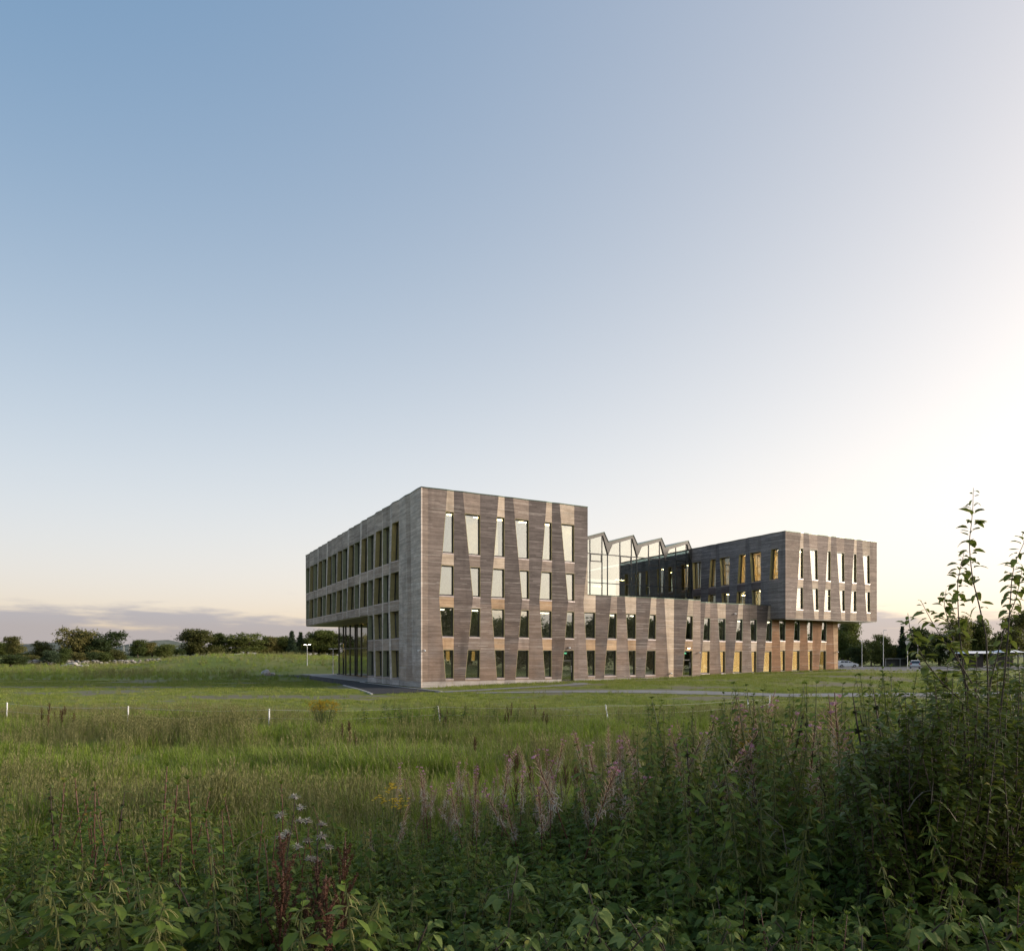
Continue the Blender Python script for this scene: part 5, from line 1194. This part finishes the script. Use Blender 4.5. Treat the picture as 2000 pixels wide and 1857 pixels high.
# creeping thistle in white down
def thistle(seed, h):
    r = random.Random(seed); st = MB(); fo = MB(); dn = MB(); c = stem_curve(r, h, .12); st.tube(c, [.006]*(len(c)-1)+[.003], 6)
    for k in range(7):
        t = .62+.055*k; p = at(c, min(1, t)); a = k*2.4; tip = p + Vector((math.cos(a)*.09, math.sin(a)*.09, .08)); st.tube([p, tip], [.003, .002], 4)
        ball(fo, tip, .018, 16, r, 1)
        for j in range(62): strand(dn, tip+Vector((0,0,.012)), (r.gauss(0,1), r.gauss(0,1), abs(r.gauss(.3,.8))), r.uniform(.025, .06), .003, .3, 0)
    for k in range(12): a = k*2.4; leaf(fo, at(c, .08+.05*k), (math.cos(a), math.sin(a), .4), UP, .13, .022, .4, 0, .5)
    return [st.mesh('stem', 'stem_brown'), fo.mesh('foliage', ['fireweed_leaf', 'stem_brown']), dn.mesh('down', 'fluff')]
mk('thistle', thistle(1, 1.15), (px(548, 5.9), 5.9, G(px(548, 5.9), 5.9)), 1.05, 0, 'withered thistle with white down, left of the two', 'thistle', 'downy thistles in the low weeds')
mk('thistle', thistle(2, 1.05), (px(617, 5.7), 5.7, G(px(617, 5.7), 5.7)), 1.0, 2, 'withered thistle with white down, right of the two', 'thistle', 'downy thistles in the low weeds')

# ------------------------------------------------------------------ willow at the right edge
WB = Vector((px(1905, 5.75), 5.75, 0)); WB.z = G(WB.x, WB.y)
WL = empty('willow_shrub', WB); tag(WL, 'tall leafy willow shoots rising at the right edge', 'shrub')
def P3(X, Y, d): return Vector((px(X, d), d, EYE - (Y-1281)*d/1367)) - WB
wl = []
for i, (W, dr, cu) in enumerate(((.20, .25, .05), (.24, .5, .0), (.17, .1, .12), (.22, .7, .0), (.26, .3, -.1))):
    mb = MB(); strand(mb, (0,0,0), (1,0,.1), .2, .012, 0, 0); leaf(mb, (.18,0,.01), (1,0,0), UP, .82, W, dr, 0, .3, cu); wl.append(mb.mesh('leaf', 'willow_leaf'))
shoots = [
 ([(1930, 1340), (1926, 1243), (1912, 1180), (1900, 1133), (1895, 1092), (1893, 1058), (1897, 1025), (1900, 995), (1901, 953)], 5.6),
 ([(1885, 1330), (1878, 1270), (1873, 1228), (1871, 1178), (1870, 1140), (1876, 1108), (1883, 1079)], 5.5),
 ([(1962, 1320), (1969, 1240), (1973, 1178), (1976, 1133), (1981, 1102), (1999, 1062), (2006, 1030)], 5.7),
 ([(1935, 1330), (1958, 1240), (1985, 1167), (1993, 1130), (1998, 1104)], 5.9),
 ([(1905, 1345), (1857, 1266), (1844, 1253), (1819, 1212), (1798, 1172)], 5.4),
 ([(1880, 1370), (1839, 1332), (1809, 1294), (1791, 1261), (1778, 1233), (1773, 1197)], 5.2),
 ([(1890, 1345), (1870, 1280), (1857, 1230), (1844, 1184), (1848, 1151)], 5.9)]
rq = random.Random(77)
for k, (pp, d) in enumerate(shoots):
    c = [P3(X, Y, d + .02*i) for i, (X, Y) in enumerate(pp)]; b0 = Vector((rq.uniform(-.12, .12), rq.uniform(-.12, .12), -.05))
    c = [b0, b0.lerp(c[0], .45) + (c[0]-c[1])*.12] + c; n = len(c)
    mb = MB(); mb.tube(c, [lerp(.010, .0018, (i/(n-1))**.6) for i in range(n)], 6); br = mb.build('branch', 'stem_brown', WL, True)
    Lc = sum((c[i+1]-c[i]).length for i in range(n-1)); m = int(Lc*.62/.045)
    for i in range(m):
        t = lerp(.36, .995, i/m); p = at(c, t); a = (i % 2)*3.1416 + rq.uniform(-.8, .8) + .3; dd = Vector((math.cos(a), math.sin(a)*.6, rq.uniform(.0, .75) if rq.random() < .75 else -.5)).normalized()
        leaf_object(br, p, dd, rq.uniform(.08, .125)*(1 if t < .9 else .6), wl, rq)
# the thick lower part of the shrub
mb = MB(); fb = MB()
for i in range(230):
    X_ = rq.uniform(1640, 2070); tip = P3(X_, rq.uniform(float(np.interp(X_, [1640, 1740, 1850, 2000], [1460, 1372, 1285, 1252])), 1580), rq.uniform(4.8, 6.8)); b = Vector((rq.uniform(-.25, .25) + .55*tip.x, rq.uniform(-.25, .25) + .3*tip.y, 0)); mid = b.lerp(tip, .5) + Vector((rq.uniform(-.1, .1), rq.uniform(-.1, .1), .12)); c = [b, mid, tip]
    mb.tube(c, [.010, .006, .002], 5)
    for j in range(int((tip-b).length/.02)):
        t = lerp(.25, 1, rq.random()); p = at(c, t); a = rq.random()*6.28; L_ = rq.uniform(.05, .09); leaf(fb, p, (math.cos(a), math.sin(a), rq.uniform(-.3, .8)), UP, L_, L_*.24, rq.uniform(.1, .6), 0, .3)
mb.build('branch', 'stem_brown', WL, True); tag(fb.build('foliage', 'willow_leaf', WL), kind='stuff')
